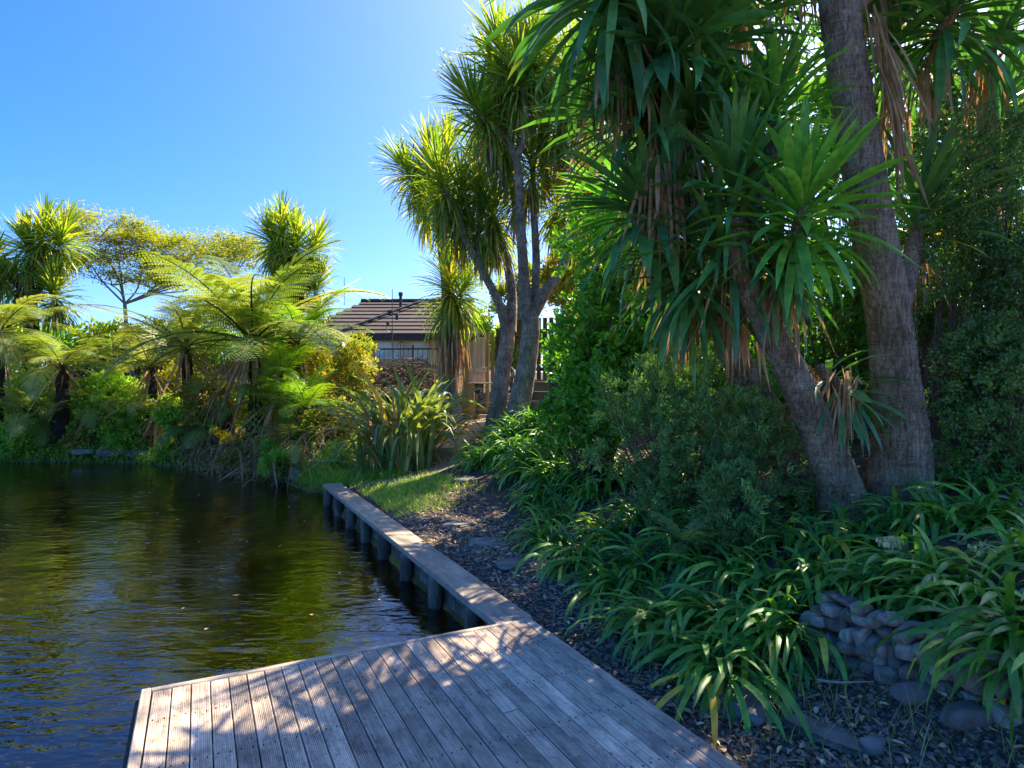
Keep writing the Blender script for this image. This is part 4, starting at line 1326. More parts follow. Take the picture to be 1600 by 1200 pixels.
def build_yuccas():
    g = np.random.default_rng(21)
    # --- main trunk
    T = thing('yucca_tree', 'tallest yucca with the thick upright grey-brown trunk', 'tree', at(1400, 775, 5.2))
    trunk(T, [at(1400, 830, 5.2), at(1400, 760, 5.2), at(1405, 690, 5.15), at(1398, 600, 5.1), at(1385, 480, 5.05), at(1358, 330, 5.0), at(1330, 150, 4.95), at(1308, 0, 4.9), at(1290, -130, 4.85), at(1275, -260, 4.8)],
          [.31, .26, .215, .178, .16, .158, .148, .138, .12, .1], 'yucca_bark', 32, 22, .012, .014, .03)
    trunk(T, [at(1395, 500, 5.15), at(1420, 430, 5.4), at(1437, 330, 5.5)], [.1, .07, .05], 'yucca_bark', 12, 6, name='branch')
    trunk(T, [at(1312, 20, 4.95), at(1400, -40, 5.2), at(1480, -20, 5.3)], [.1, .08, .06], 'yucca_bark', 12, 6, name='branch')
    for px, py, D, ax, n, L, single, th, mat in (
            (1438, 335, 5.5, (.15, -.25, 1), 46, .75, True, (.1, 1.5), 'yucca'),
            (1490, 20, 5.2, (.2, -.5, .5), 62, .85, True, (.3, 2.4), 'yucca'),
            (1395, 60, 5.7, (.1, .1, .9), 60, .9, True, (.3, 2.3), 'yucca'),
            (1570, 50, 5.6, (.4, -.2, .6), 56, .9, False, (.3, 2.4), 'yucca'),
            (1370, -110, 5.5, (.2, .2, 1), 80, .9, False, (.3, 2.4), 'yucca'),
            (1220, -150, 5.5, (-.3, .2, 1), 80, .95, False, (.3, 2.6), 'yucca'),
            (1440, -110, 6.0, (.1, .2, 1), 70, .95, False, (.3, 2.6), 'yucca'),
            (1560, 170, 6.3, (.3, -.1, .8), 60, .9, False, (.2, 2.3), 'yucca')):
        yucca_head(T, at(px, py, D), ax, n, L, single, g, th, (.2, .75), mat, 16)
    # dry strips hanging along the right of the trunk
    mb = MB(); m = 26
    y = g.uniform(-20, 180, m)
    B = np.array([at(1318 + (yy + 20) * .17 + 40 + g.normal(0, 6), yy, 4.85) for yy in y])
    blades(mb, B, g.uniform(-1.2, .4, m), -1.25 + g.normal(0, .1, m), g.uniform(.5, 1.0, m), g.uniform(.02, .05, m), g.uniform(0, .25, m), 'yucca', 5, .7, 1.2, g.random(m), g.normal(0, 1, m), .2, g)
    o = mb.build('dead_leaves', 'dead_leaf', T); o['kind'] = 'stuff'

    # --- second trunk, leaning left, carries the big bright rosette
    T = thing('yucca_tree', 'yucca leaning left from beside the tallest trunk, bright rosettes on top', 'tree', at(1310, 775, 5.15))
    trunk(T, [at(1325, 840, 5.15), at(1312, 770, 5.1), at(1285, 690, 5.0), at(1240, 590, 4.9), at(1195, 500, 4.85), at(1160, 420, 4.8), at(1150, 340, 4.75)],
          [.23, .18, .14, .118, .105, .095, .07], 'yucca_bark', 28, 18, .012, .014, .03)
    trunk(T, [at(1200, 510, 4.85), at(1235, 440, 4.7), at(1250, 360, 4.5)], [.09, .07, .055], 'yucca_bark', 12, 6, name='branch')
    trunk(T, [at(1165, 430, 4.8), at(1190, 300, 4.95), at(1215, 200, 5.0)], [.08, .065, .05], 'yucca_bark', 12, 6, name='branch')
    for px, py, D, ax, n, L, single, th, mat in (
            (1252, 335, 4.5, (.0, -.55, .8), 84, .68, True, (.1, 2.5), 'yucca_young'),
            (1145, 300, 4.75, (-.1, -.4, 1), 66, .66, True, (.1, 2.4), 'yucca'),
            (1210, 175, 5.1, (.05, -.1, 1), 60, .6, True, (.1, 2.0), 'yucca_young'),
            (1220, 420, 4.8, (-.05, -.6, -.2), 46, .58, True, (.3, 2.0), 'yucca'),
            (1320, 610, 4.95, (.25, -.6, -.5), 22, .5, True, (.3, 1.6), 'yucca'),
            (1130, 400, 5.0, (-.4, -.3, .5), 56, .8, False, (.3, 2.3), 'yucca'),
            (1170, 240, 5.4, (-.1, .1, 1), 60, .85, False, (.3, 2.3), 'yucca')):
        yucca_head(T, at(px, py, D), ax, n, L, single, g, th, (.2, .8), mat, 14 if py < 600 else 26)
    mb = MB(); m = 46
    B = np.array([at(g.normal(1322, 14), g.uniform(570, 640), 4.85 + g.normal(0, .05)) for _ in range(m)])
    blades(mb, B, g.uniform(0, 6.28, m), -1.2 + g.normal(0, .25, m), g.uniform(.25, .55, m), g.uniform(.012, .035, m), g.uniform(0, .3, m), 'yucca', 5, .7, 1.2, g.random(m), g.normal(0, 1, m), .3, g)
    o = mb.build('dead_leaves', 'dead_leaf', T); o['kind'] = 'stuff'

    # --- third trunk, behind, leaning far left, with the hanging heads
    T = thing('yucca_tree', 'hindmost yucca leaning furthest left with drooping heads against the sky', 'tree', at(1245, 745, 5.9))
    trunk(T, [at(1262, 800, 5.9), at(1245, 740, 5.9), at(1195, 640, 5.8), at(1140, 540, 5.7), at(1110, 430, 5.6), at(1080, 310, 5.5), at(1040, 170, 5.3), at(985, 40, 5.1), at(960, -60, 5.0)],
          [.23, .19, .145, .12, .11, .105, .1, .085, .07], 'yucca_bark', 24, 14, .015, .016, .03)
    trunk(T, [at(1105, 420, 5.6), at(1060, 390, 5.5), at(1025, 345, 5.4)], [.085, .07, .05], 'yucca_bark', 12, 5, name='branch')
    trunk(T, [at(1060, 240, 5.4), at(1100, 150, 5.6), at(1120, 60, 5.7)], [.085, .07, .05], 'yucca_bark', 12, 5, name='branch')
    for px, py, D, ax, n, L, single, th, mat in (
            (955, -30, 4.9, (-.25, -.3, .9), 96, 1.05, True, (.5, 2.95), 'yucca'),
            (1000, 190, 5.35, (-.4, -.5, .1), 64, .95, False, (.2, 1.9), 'yucca'),
            (1050, 90, 5.1, (-.1, -.5, .0), 74, .98, True, (.3, 2.3), 'yucca'),
            (1020, 340, 5.3, (-.5, -.5, .2), 70, .85, True, (.2, 2.2), 'yucca'),
            (1120, 60, 5.7, (.1, -.1, 1), 60, .9, True, (.3, 2.3), 'yucca'),
            (1080, 210, 5.3, (.3, -.6, .2), 56, .85, False, (.3, 2.3), 'yucca'),
            (1075, 440, 5.4, (-.2, -.6, -.3), 60, .8, False, (.2, 2.0), 'yucca'),
            (985, 330, 6.9, (-.8, -.1, .35), 60, .85, False, (.2, 2.0), 'yucca_young'),
            (1040, -70, 5.5, (0, 0, 1), 70, 1.0, False, (.3, 2.6), 'yucca'),
            (1150, -60, 6.2, (0, 0, 1), 70, 1.0, False, (.3, 2.6), 'yucca')):
        yucca_head(T, at(px, py, D), ax, n, L, single, g, th, (.3, 1.15), mat, 30)
    mb = MB(); m = 70
    B = np.array([at(g.normal(1042, 22), g.uniform(190, 300), 4.95 + g.normal(0, .08)) for _ in range(m)])
    blades(mb, B, g.uniform(0, 6.28, m), -1.35 + g.normal(0, .12, m), g.uniform(.45, .95, m), g.uniform(.015, .05, m), g.uniform(0, .2, m), 'yucca', 5, .7, 1.2, g.random(m), g.normal(0, 1, m), .2, g)
    o = mb.build('dead_leaves', 'dead_leaf', T); o['kind'] = 'stuff'


build_yuccas()


def cord_head(tree, pos, axis, n, L, rng, dead=30, W=.042, mat='cordyline', th=(.05, 2.55), seg=4, name='leaf_head'):
    pos = np.array(pos); ax = np.array(axis, float) / np.linalg.norm(axis)
    n = int(n * 1.3); dead = int(dead * 1.3)
    d, s, az, el = rosette_dirs(n, ax, th[0], th[1], rng, .85)
    mb = MB()
    base = ax[None] * (.16 - s[:, None] * .75) + d * .03
    b = .05 + 1.15 * s + rng.normal(0, .25, n)
    blades(mb, base, az, el, L * rng.uniform(.75, 1.1, n), W * rng.uniform(.8, 1.15, n), np.maximum(b, 0), 'sword', seg, .3, 1.8, rng.random(n), rng.normal(0, .4, n), .08, rng)
    me = mb.mesh(name, mat, True)
    o = bpy.data.objects.new(name, me); o.location = tuple(pos - np.array(tree.location)); link(o, tree)
    if dead:
        mb = MB()
        dd, ss, aa, ee = rosette_dirs(dead, (0, 0, -1.0), .05, .7, rng)
        blades(mb, -ax[None] * rng.uniform(.2, .7, (dead, 1)) + dd * .06, aa, ee, L * rng.uniform(.6, 1.1, dead), W * rng.uniform(.5, .9, dead), rng.uniform(0, .4, dead), 'sword', 3, .4, 1.2, rng.random(dead),
               rng.normal(0, .8, dead), .2, rng)
        q = bpy.data.objects.new('dead_leaves', mb.mesh('dead_leaves', 'dead_leaf', True)); link(q, o); q['kind'] = 'stuff'
    return o


def build_cordylines():
    g = np.random.default_rng(33)
    # main, right of the pair
    D = 12.0
    T = thing('cabbage_tree', 'tall cabbage tree whose trunk is the right one of the pair', 'tree', at(810, 655, D))
    B = 'cordyline_bark'
    trunk(T, [at(798, 690, D), at(808, 650, D), at(822, 580, D), at(829, 520, D), at(828, 490, D)], [.29, .225, .185, .175, .165], B, 20, 10)
    trunk(T, [at(823, 500, D), at(818, 420, D), at(813, 340, D), at(811, 280, D), at(806, 245, D)], [.15, .1, .09, .085, .08], B, 14, 8, name='branch')
    trunk(T, [at(806, 250, D), at(820, 215, D - .1), at(822, 180, D - .1), at(812, 125, D)], [.07, .06, .05, .04], B, 12, 6, name='branch')
    trunk(T, [at(807, 250, D), at(790, 215, D + .1), at(760, 190, D), at(742, 170, D)], [.08, .065, .055, .045], B, 12, 6, name='branch')
    trunk(T, [at(828, 500, D), at(850, 460, D), at(878, 420, D + .1), at(888, 360, D + .2), at(890, 320, D + .2)], [.13, .11, .095, .08, .07], B, 14, 8, name='branch')
    trunk(T, [at(889, 325, D + .2), at(885, 260, D + .3), at(876, 200, D + .3)], [.085, .07, .05], B, 12, 6, name='branch')
    trunk(T, [at(890, 325, D + .2), at(910, 300, D), at(935, 280, D), at(940, 250, D)], [.07, .06, .055, .05], B, 12, 6, name='branch')
    trunk(T, [at(834, 490, D + .1), at(838, 420, D + .3), at(835, 340, D + .4), at(832, 260, D + .5)], [.09, .08, .07, .05], B, 12, 6, name='branch')
    trunk(T, [at(885, 290, D + .3), at(900, 190, D + .4), at(893, 120, D + .4)], [.06, .055, .045], B, 10, 6, name='branch')
    for px, py, dd, ax, n, L in ((811, 112, 0, (0, -.1, 1), 230, 1.05), (741, 165, 0, (-.5, -.2, .7), 190, .95), (876, 180, .3, (.1, 0, 1), 180, .95), (893, 105, .4, (.2, 0, 1), 200, 1.0),
                                 (832, 250, .5, (.1, .1, .9), 90, .8), (945, 245, 0, (.5, 0, .8), 90, .8), (770, 110, .6, (-.3, .2, 1), 170, .95), (850, 90, .7, (.2, .2, 1), 170, .95),
                                 
                                 (780, 75, .3, (-.2, 0, 1), 170, 1.0), (915, 185, 1.0, (.3, .1, .8), 110, .9), (852, 170, .8, (.1, .1, .9), 100, .85), (785, 185, .8, (-.2, .2, .8), 100, .85), (905, 290, 1.1, (.3, .2, .6), 100, .85), (872, 310, 1.0, (.1, .2, .6), 90, .85), (935, 330, .9, (.4, .1, .5), 90, .85), (852, 235, 1.0, (0, .2, .7), 100, .85), (932, 115, .9, (.3, .1, .9), 120, .9), (800, 290, .9, (-.1, .2, .5), 80, .8), (835, 70, .2, (.15, 0, 1), 190, 1.0), (765, 215, .4, (-.4, -.1, .5), 150, 1.0), (925, 140, .6, (.3, 0, .9), 160, 1.0),
                                 ):
        cord_head(T, at(px, py, D + dd), ax, n, L, g, 26)
    # second, left of the pair, leaning branches
    D = 12.6
    T = thing('cabbage_tree', 'cabbage tree whose slimmer trunk is the left one of the pair', 'tree', at(778, 665, D))
    trunk(T, [at(766, 705, D), at(774, 660, D), at(784, 590, D), at(793, 530, D), at(792, 510, D)], [.25, .19, .16, .145, .14], B, 18, 10)
    trunk(T, [at(792, 515, D), at(778, 470, D), at(752, 420, D), at(728, 375, D), at(716, 335, D), at(690, 290, D)], [.11, .085, .075, .07, .06, .05], B, 12, 7, name='branch')
    trunk(T, [at(798, 520, D), at(800, 460, D + .2), at(790, 400, D + .3), at(775, 350, D + .3)], [.12, .1, .08, .06], B, 12, 7, name='branch')
    trunk(T, [at(745, 410, D), at(748, 360, D + .2), at(756, 320, D + .2)], [.06, .055, .045], B, 10, 5, name='branch')
    for px, py, dd, ax, n, L in ((688, 280, 0, (-.25, -.2, 1), 200, .95), (722, 300, .3, (.1, .1, 1), 150, .9), (772, 335, .3, (0, 0, .8), 150, .95), (756, 310, .2, (-.2, -.1, .5), 140, .95),
                                 (745, 260, .5, (-.1, .1, .8), 140, .95), (700, 340, .4, (-.3, 0, .4), 120, .9),  (730, 350, .2, (-.3, 0, .4), 110, .85)):
        cord_head(T, at(px, py, D + dd), ax, n, L, g, 26)
    # third, further back, with skirt
    D = 14.2
    T = thing('cabbage_tree', 'cabbage tree with a brown dead-leaf skirt left of the gate', 'tree', at(697, 640, D))
    trunk(T, [at(694, 660, D), at(697, 600, D), at(698, 520, D), at(698, 450, D), at(690, 380, D), at(682, 320, D), at(672, 290, D)], [.2, .16, .14, .12, .11, .1, .06], B, 14, 8)
    trunk(T, [at(710, 640, D - .1), at(712, 560, D - .1), at(706, 470, D - .2)], [.1, .09, .07], B, 12, 6, name='branch')
    trunk(T, [at(683, 325, D), at(655, 300, D), at(637, 270, D)], [.06, .05, .04], B, 10, 5, name='branch')
    for px, py, dd, ax, n, L, de in ((705, 440, -.2, (-.05, -.3, 1), 250, 1.05, 40), (725, 455, 0, (.4, -.2, .7), 170, 1.0, 40), (633, 265, 0, (-.6, -.1, .8), 170, .85, 16), (672, 250, 0, (-.1, 0, 1), 190, 1.0, 20),
                                     (660, 300, .2, (-.2, 0, .9), 130, .9, 20), (700, 230, .4, (.1, 0, 1), 150, .9, 16)):
        cord_head(T, at(px, py, D + dd), ax, n, L, g, de)
    mb = MB(); m = 170
    y = g.uniform(500, 545, m)
    Bp = np.array([at(g.normal(704, 9), yy, D - .15 + g.normal(0, .12)) for yy in y])
    blades(mb, Bp, g.uniform(0, 6.28, m), -1.45 + g.normal(0, .08, m), g.uniform(.6, 1.2, m), g.uniform(.03, .05, m), .05, 'sword', 3, .4, 1.2, g.random(m), g.normal(0, .6, m), .1, g)
    o = mb.build('dead_skirt', 'dead_leaf', T); o['kind'] = 'stuff'
    # two behind the tree ferns
    D = 18.0
    T = thing('cabbage_tree', 'cabbage tree rising behind the largest tree fern left of the roof', 'tree', at(460, 640, D))
    trunk(T, [at(462, 660, D), at(464, 540, D), at(466, 460, D), at(468, 415, D)], [.24, .2, .16, .11], 'dark_bark', 14, 8)
    trunk(T, [at(466, 450, D), at(445, 410, D), at(425, 380, D)], [.09, .07, .05], 'dark_bark', 10, 5, name='branch')
    trunk(T, [at(466, 460, D), at(490, 445, D), at(498, 430, D)], [.08, .06, .05], 'dark_bark', 10, 5, name='branch')
    for px, py, ax, n, L in ((425, 372, (-.3, 0, 1), 210, 1.0), (462, 380, (0, -.2, 1), 230, 1.05), (492, 385, (.4, 0, .9), 180, .95), (496, 445, (.3, -.2, .9), 170, .9), (445, 420, (-.1, -.4, .6), 150, .95), (440, 350, (0, .1, 1), 150, .9)):
        cord_head(T, at(px, py, D), ax, n, L, g, 22, .055, seg=3)
    D = 18.5
    T = thing('cabbage_tree', 'cabbage tree furthest left against the sky behind the ferns', 'tree', at(50, 640, D))
    trunk(T, [at(52, 650, D), at(50, 560, D), at(48, 480, D), at(46, 440, D)], [.26, .22, .17, .12], 'dark_bark', 14, 8)
    trunk(T, [at(48, 470, D), at(75, 430, D), at(95, 390, D)], [.1, .08, .05], 'dark_bark', 10, 5, name='branch')
    trunk(T, [at(48, 470, D), at(15, 430, D), at(-10, 400, D)], [.1, .08, .05], 'dark_bark', 10, 5, name='branch')
    for px, py, ax, n, L in ((45, 385, (0, -.1, 1), 220, 1.1), (98, 375, (.4, 0, .9), 210, 1.05), (-12, 400, (-.3, 0, 1), 200, 1.1), (84, 455, (.2, -.4, .8), 200, 1.0), (20, 440, (-.1, -.5, .6), 170, 1.0), (70, 360, (.1, .2, 1), 160, 1.0)):
        cord_head(T, at(px, py, D), ax, n, L, g, 22, .06, seg=3)


build_cordylines()


# ------------------------------------------------------------------ ferns
FROND = {}


def frond_mesh(el, bend, variant, mat, npin=24, pinl=.3, droop=.3, stalk=.12):
    key = (round(el / .15), round(bend / .25), variant, mat, pinl, npin)
    if key in FROND: return FROND[key]
    g = np.random.default_rng(abs(hash(key[:3])) % 9999)
    el, bend = round(el / .15) * .15, round(bend / .25) * .25
    S = 60
    t = np.linspace(0, 1, S)
    e = el - bend * t ** 1.25
    side_w = g.normal() * .25
    azt = side_w * t ** 2
    em = (e[1:] + e[:-1]) / 2; am = (azt[1:] + azt[:-1]) / 2
    ds = 1 / (S - 1)
    C = np.concatenate([[(0, 0, 0)], np.cumsum(np.stack([np.cos(em) * np.cos(am), np.cos(em) * np.sin(am), np.sin(em)], -1) * ds, 0)])
    Tn = np.stack([np.cos(e) * np.cos(azt), np.cos(e) * np.sin(azt), np.sin(e)], -1)
    Sd = np.stack([-np.sin(azt), np.cos(azt), 0 * azt], -1)
    Nn = np.cross(Tn, Sd)
    mb = MB()
    Pl, Dl, Nl, Ll, Wl = [], [], [], [], []
    for k in range(npin):
        s = stalk + (1 - stalk) * (k + .5) / npin
        i = min(int(s * (S - 1)), S - 1)
        ln = pinl * min(1, (s - stalk + .1) / .28) * (1.0 - ((s - stalk) / (1 - stalk)) ** 2.2) + .02
        for sg in (-1, 1):
            phi = .35 + .5 * s + g.normal(0, .05)
            d = Sd[i] * sg * math.cos(phi) + Tn[i] * math.sin(phi) + Nn[i] * g.normal(.04, .05)
            m = max(4, int(ln / .0145))
            for j in range(m):
                f = (j + .4) / m
                p = C[i] + d * ln * f - np.array((0, 0, 1)) * ln * droop * f * f + Tn[i] * ln * .1 * f * f
                wl = .0215 * (1 - f ** 1.9) * (.6 + .4 * min(1, ln / .2)) + .004
                q = np.cross(Nn[i], d)
                for sp in (-1, 1):
                    Pl.append(p); Dl.append(q * sp + d * .45); Nl.append(Nn[i] + g.normal(0, .12, 3)); Ll.append(wl); Wl.append(ln / m * .8)
    tt = np.zeros(len(Pl)) + g.random()
    tt = tt * 0 + g.normal(0, .02, len(Pl)) + .0
    # pinnules as pointed quads
    P, D_, N_, L_, W_ = map(np.array, (Pl, Dl, Nl, Ll, Wl))
    D_ /= np.linalg.norm(D_, axis=1)[:, None]
    X = np.cross(D_, N_); X /= np.linalg.norm(X, axis=1)[:, None]
    V = np.stack([P - X * W_[:, None] * .5, P + X * W_[:, None] * .5, P + D_ * L_[:, None] + X * W_[:, None] * .22, P + D_ * L_[:, None] - X * W_[:, None] * .22], 1)
    Q = (np.arange(len(P)) * 4)[:, None] + np.arange(4)[None]
    mb.add(V, quads=Q, tint=0.0)
    me = mb.mesh('frond', mat)
    st = MB(); tube(st, C[::4], np.linspace(.0085, .002, len(C[::4])), 5)
    sm = st.mesh('stalk', 'frond_stalk')
    FROND[key] = (me, sm)
    return FROND[key]


def fern(name, label, px, py, D, n, L, trunk_to=None, mat='fern',  els=(.1, 1.2), bend=(.8, 1.7), g=None, group=None, rad=.13, pinl=.3, dead=0, az0=None, tilt=None):
    p = at(px, py, D)
    b = at(*trunk_to, D) if trunk_to is not None else p
    t = thing(name, label, 'fern', b, group=group)
    if trunk_to is not None:
        mid = (p + b) / 2 + (g.normal(0, .05), 0, 0)
        mb = MB(); tube(mb, [b - (0, 0, .2), b, mid, p], [rad * 1.5, rad * 1.35, rad, rad * .9], 14, 8, .1, rings=.05); mb.build('trunk', 'dark_bark', t)
    for k in range(n):
        s = (k + .5) / n
        az = k * 2.39996 + g.normal(0, .12)
        el = els[1] + (els[0] - els[1]) * s + g.normal(0, .08)
        bd = bend[0] + (bend[1] - bend[0]) * g.random()
        me, sm = frond_mesh(el, bd, k % 4, mat, 23, pinl)
        o = bpy.data.objects.new('frond', me)
        o.location = tuple(p - b); o.rotation_euler = (g.normal(0, .1), 0, az); sc = L * g.uniform(.82, 1.1); o.scale = (sc,) * 3
        link(o, t)
        q = bpy.data.objects.new('stalk', sm); link(q, o)
    if dead:
        mb = MB(); dd, ss, aa, ee = rosette_dirs(dead, (0, 0, -1.0), .1, 1.0, g)
        blades(mb, np.tile(p, (dead, 1)) + dd * .1, aa, ee, L * g.uniform(.35, .85, dead), .07, g.uniform(0, .5, dead), 'grass', 5, .6, 1.2, g.random(dead), g.normal(0, 1.4, dead), .4, g)
        o = mb.build('dead_fronds', 'dead_leaf', t); o['kind'] = 'stuff'
    return t


def build_ferns():
    g = np.random.default_rng(44)
    fern('tree_fern', 'largest tree fern, its long arching fronds spreading over the pond corner', 395, 535, 14.3, 26, 3.25, (395, 690), 'fern', (.0, 1.3), (.5, 1.4), g, dead=60, pinl=.26)
    fern('tree_fern', 'sunlit yellowish tree fern in front of the cabbage tree left of the roof', 465, 540, 14.4, 16, 2.0, (455, 690), 'fern_bright', (.1, 1.2), (.7, 1.5), g, dead=12, pinl=.26)
    fern('tree_fern', 'tree fern with broad fronds behind the largest one near the airy tree', 290, 540, 15.6, 18, 2.5, (300, 680), 'fern', (.05, 1.1), (.5, 1.3), g, dead=20, pinl=.26)
    fern('tree_fern', 'lower tree fern with silvery drooping fronds beneath the largest fern', 345, 612, 14.8, 14, 1.6, (350, 695), 'fern', (-.1, 1.0), (.9, 1.7), g, rad=.14, dead=34)
    fern('tree_fern', 'tree fern with a dark slim trunk standing at the far left bank', 97, 572, 16.3, 18, 1.8, (92, 680), 'fern', (.0, 1.1), (1.0, 1.9), g, rad=.15, dead=16)
    fern('tree_fern', 'tree fern cut by the photo edge with pale arching fronds', 0, 520, 16.3, 20, 2.4, (-8, 680), 'fern', (.1, 1.2), (.9, 1.7), g, rad=.13, dead=22)
    fern('tree_fern', 'pale tree fern set back between the two cabbage trees at far bank', 235, 575, 16.5, 14, 2.0, (240, 650), 'fern', (.2, 1.2), (.7, 1.5), g, rad=.12, dead=16)
    for lab, px, py, D, n, L, m in (('low fern hiding the trunk foot of the edge tree fern', 45, 645, 16.3, 15, 1.45, 'fern'), ('low fern right of the dark slim fern trunk', 150, 635, 16.6, 15, 1.45, 'fern'),
                                  ('low drooping fern in the middle of the far bank', 245, 645, 16.2, 15, 1.5, 'fern'), ('drooping fern just right of the largest tree fern trunk', 430, 625, 13.9, 15, 1.5, 'fern_bright'),
                                  ('drooping fern at the foot of the lower tree fern', 318, 668, 14.9, 13, 1.25, 'fern')):
        fern('bank_fern', lab, px, py, D, n, L, None, m, (-.1, 1.2), (1.0, 2.1), g, dead=40, group='ferns low on the far bank')
    fern('ground_fern', 'bright yellow-green fern sprawling left of the flax', 478, 640, 12.7, 18, 1.25, None, 'fern_bright', (.2, 1.35), (.7, 1.6), g)
    fern('ground_fern', 'green fern low over the bank beneath the bright fern', 455, 690, 12.6, 14, 1.0, None, 'fern', (.1, 1.2), (.8, 1.6), g)
    fern('ground_fern', 'fern with upright fronds against the yellow bushes left of the brush heap', 440, 590, 13.2, 12, 1.3, None, 'fern_bright', (.4, 1.4), (.5, 1.3), g)
    fern('ground_fern', 'small lacy fern among the agapanthus below the fine-leaved shrub', 1070, 850, 4.75, 9, .42, None, 'fern', (.2, 1.1), (.6, 1.2), g)


build_ferns()


# ------------------------------------------------------------------ flax, agapanthus
def build_flax():
    g = np.random.default_rng(55)
    p = at(632, 725, 11.7); p[2] = gzs(p[0], p[1])
    t = thing('flax_bush', 'big blue-green flax bush with arching sword leaves beside the path', 'bush', p)
    n = 220
    s = (np.arange(n) + .5) / n
    az = g.uniform(0, 6.28, n)
    el = 1.54 - .6 * s + g.normal(0, .08, n)
    L = g.uniform(1.5, 2.6, n) * (1 - .12 * s)
    b = g.uniform(.7, 3.2, n)
    base = np.stack([g.normal(0, .24, n), g.normal(0, .2, n), np.zeros(n)], -1)
    mats = ['dead_leaf' if g.random() < .07 else 'flax' for _ in range(n)]
    leaf_objects(t, 'leaf', base, az, el, L, b, 'flax', mats, 'sword', 9, .45, 2.2, .045)
    p = at(575, 735, 11.6); p[2] = gzs(p[0], p[1])
    t = thing('flax_bush', 'small low flax leaning over the end of the pond edging', 'bush', p)
    n = 46
    az = g.uniform(0, 6.28, n)
    leaf_objects(t, 'leaf', np.stack([g.normal(0, .12, n), g.normal(0, .12, n), np.zeros(n)], -1), az, g.uniform(.5, 1.4, n), g.uniform(.8, 1.3, n), g.uniform(.6, 2.4, n), 'flax', 'flax', 'sword', 9, .45, 2.2, .055)


build_flax()


def agapanthus(label, group, x, y, n, L, W, rng, single=True, lean=None, yellow=.03, zoff=0.0):
    p = np.array((x, y, gzs(x, y) + zoff))
    t = thing('agapanthus_clump', label, 'plant', p, group=group)
    s = (np.arange(n) + .5) / n
    az = rng.uniform(0, 6.28, n)
    el = 1.4 - 1.0 * s ** .8 + rng.normal(0, .15, n)
    d = np.stack([np.cos(az) * np.cos(el), np.sin(az) * np.cos(el), np.sin(el)], -1)
    if lean is not None:
        d = d + np.array(lean)[None]; d /= np.linalg.norm(d, axis=1)[:, None]
        az = np.arctan2(d[:, 1], d[:, 0]); el = np.arcsin(d[:, 2])
    Ls = L * rng.uniform(.7, 1.15, n)
    b = rng.uniform(1.3, 2.7, n) * (.75 + .45 * s)
    base = np.stack([rng.normal(0, .09, n), rng.normal(0, .09, n), np.zeros(n)], -1)
    if single:
        mats = ['yellow_leaf' if (s[k] > .7 and rng.random() < yellow * 3) else 'agapanthus' for k in range(n)]
        leaf_objects(t, 'leaf', base, az, el, Ls, b, 'agapanthus', mats, 'strap', 7, .28, 1.2, W / L)
    else:
        mb = MB()
        blades(mb, base, az, el, Ls, W, b, 'strap', 5, .28, 1.2, rng.random(n), rng.normal(0, .4, n), .12, rng)
        o = bpy.data.objects.new('leaves', mb.mesh('leaves', 'agapanthus', True)); link(o, t); o['kind'] = 'stuff'
    return t, p


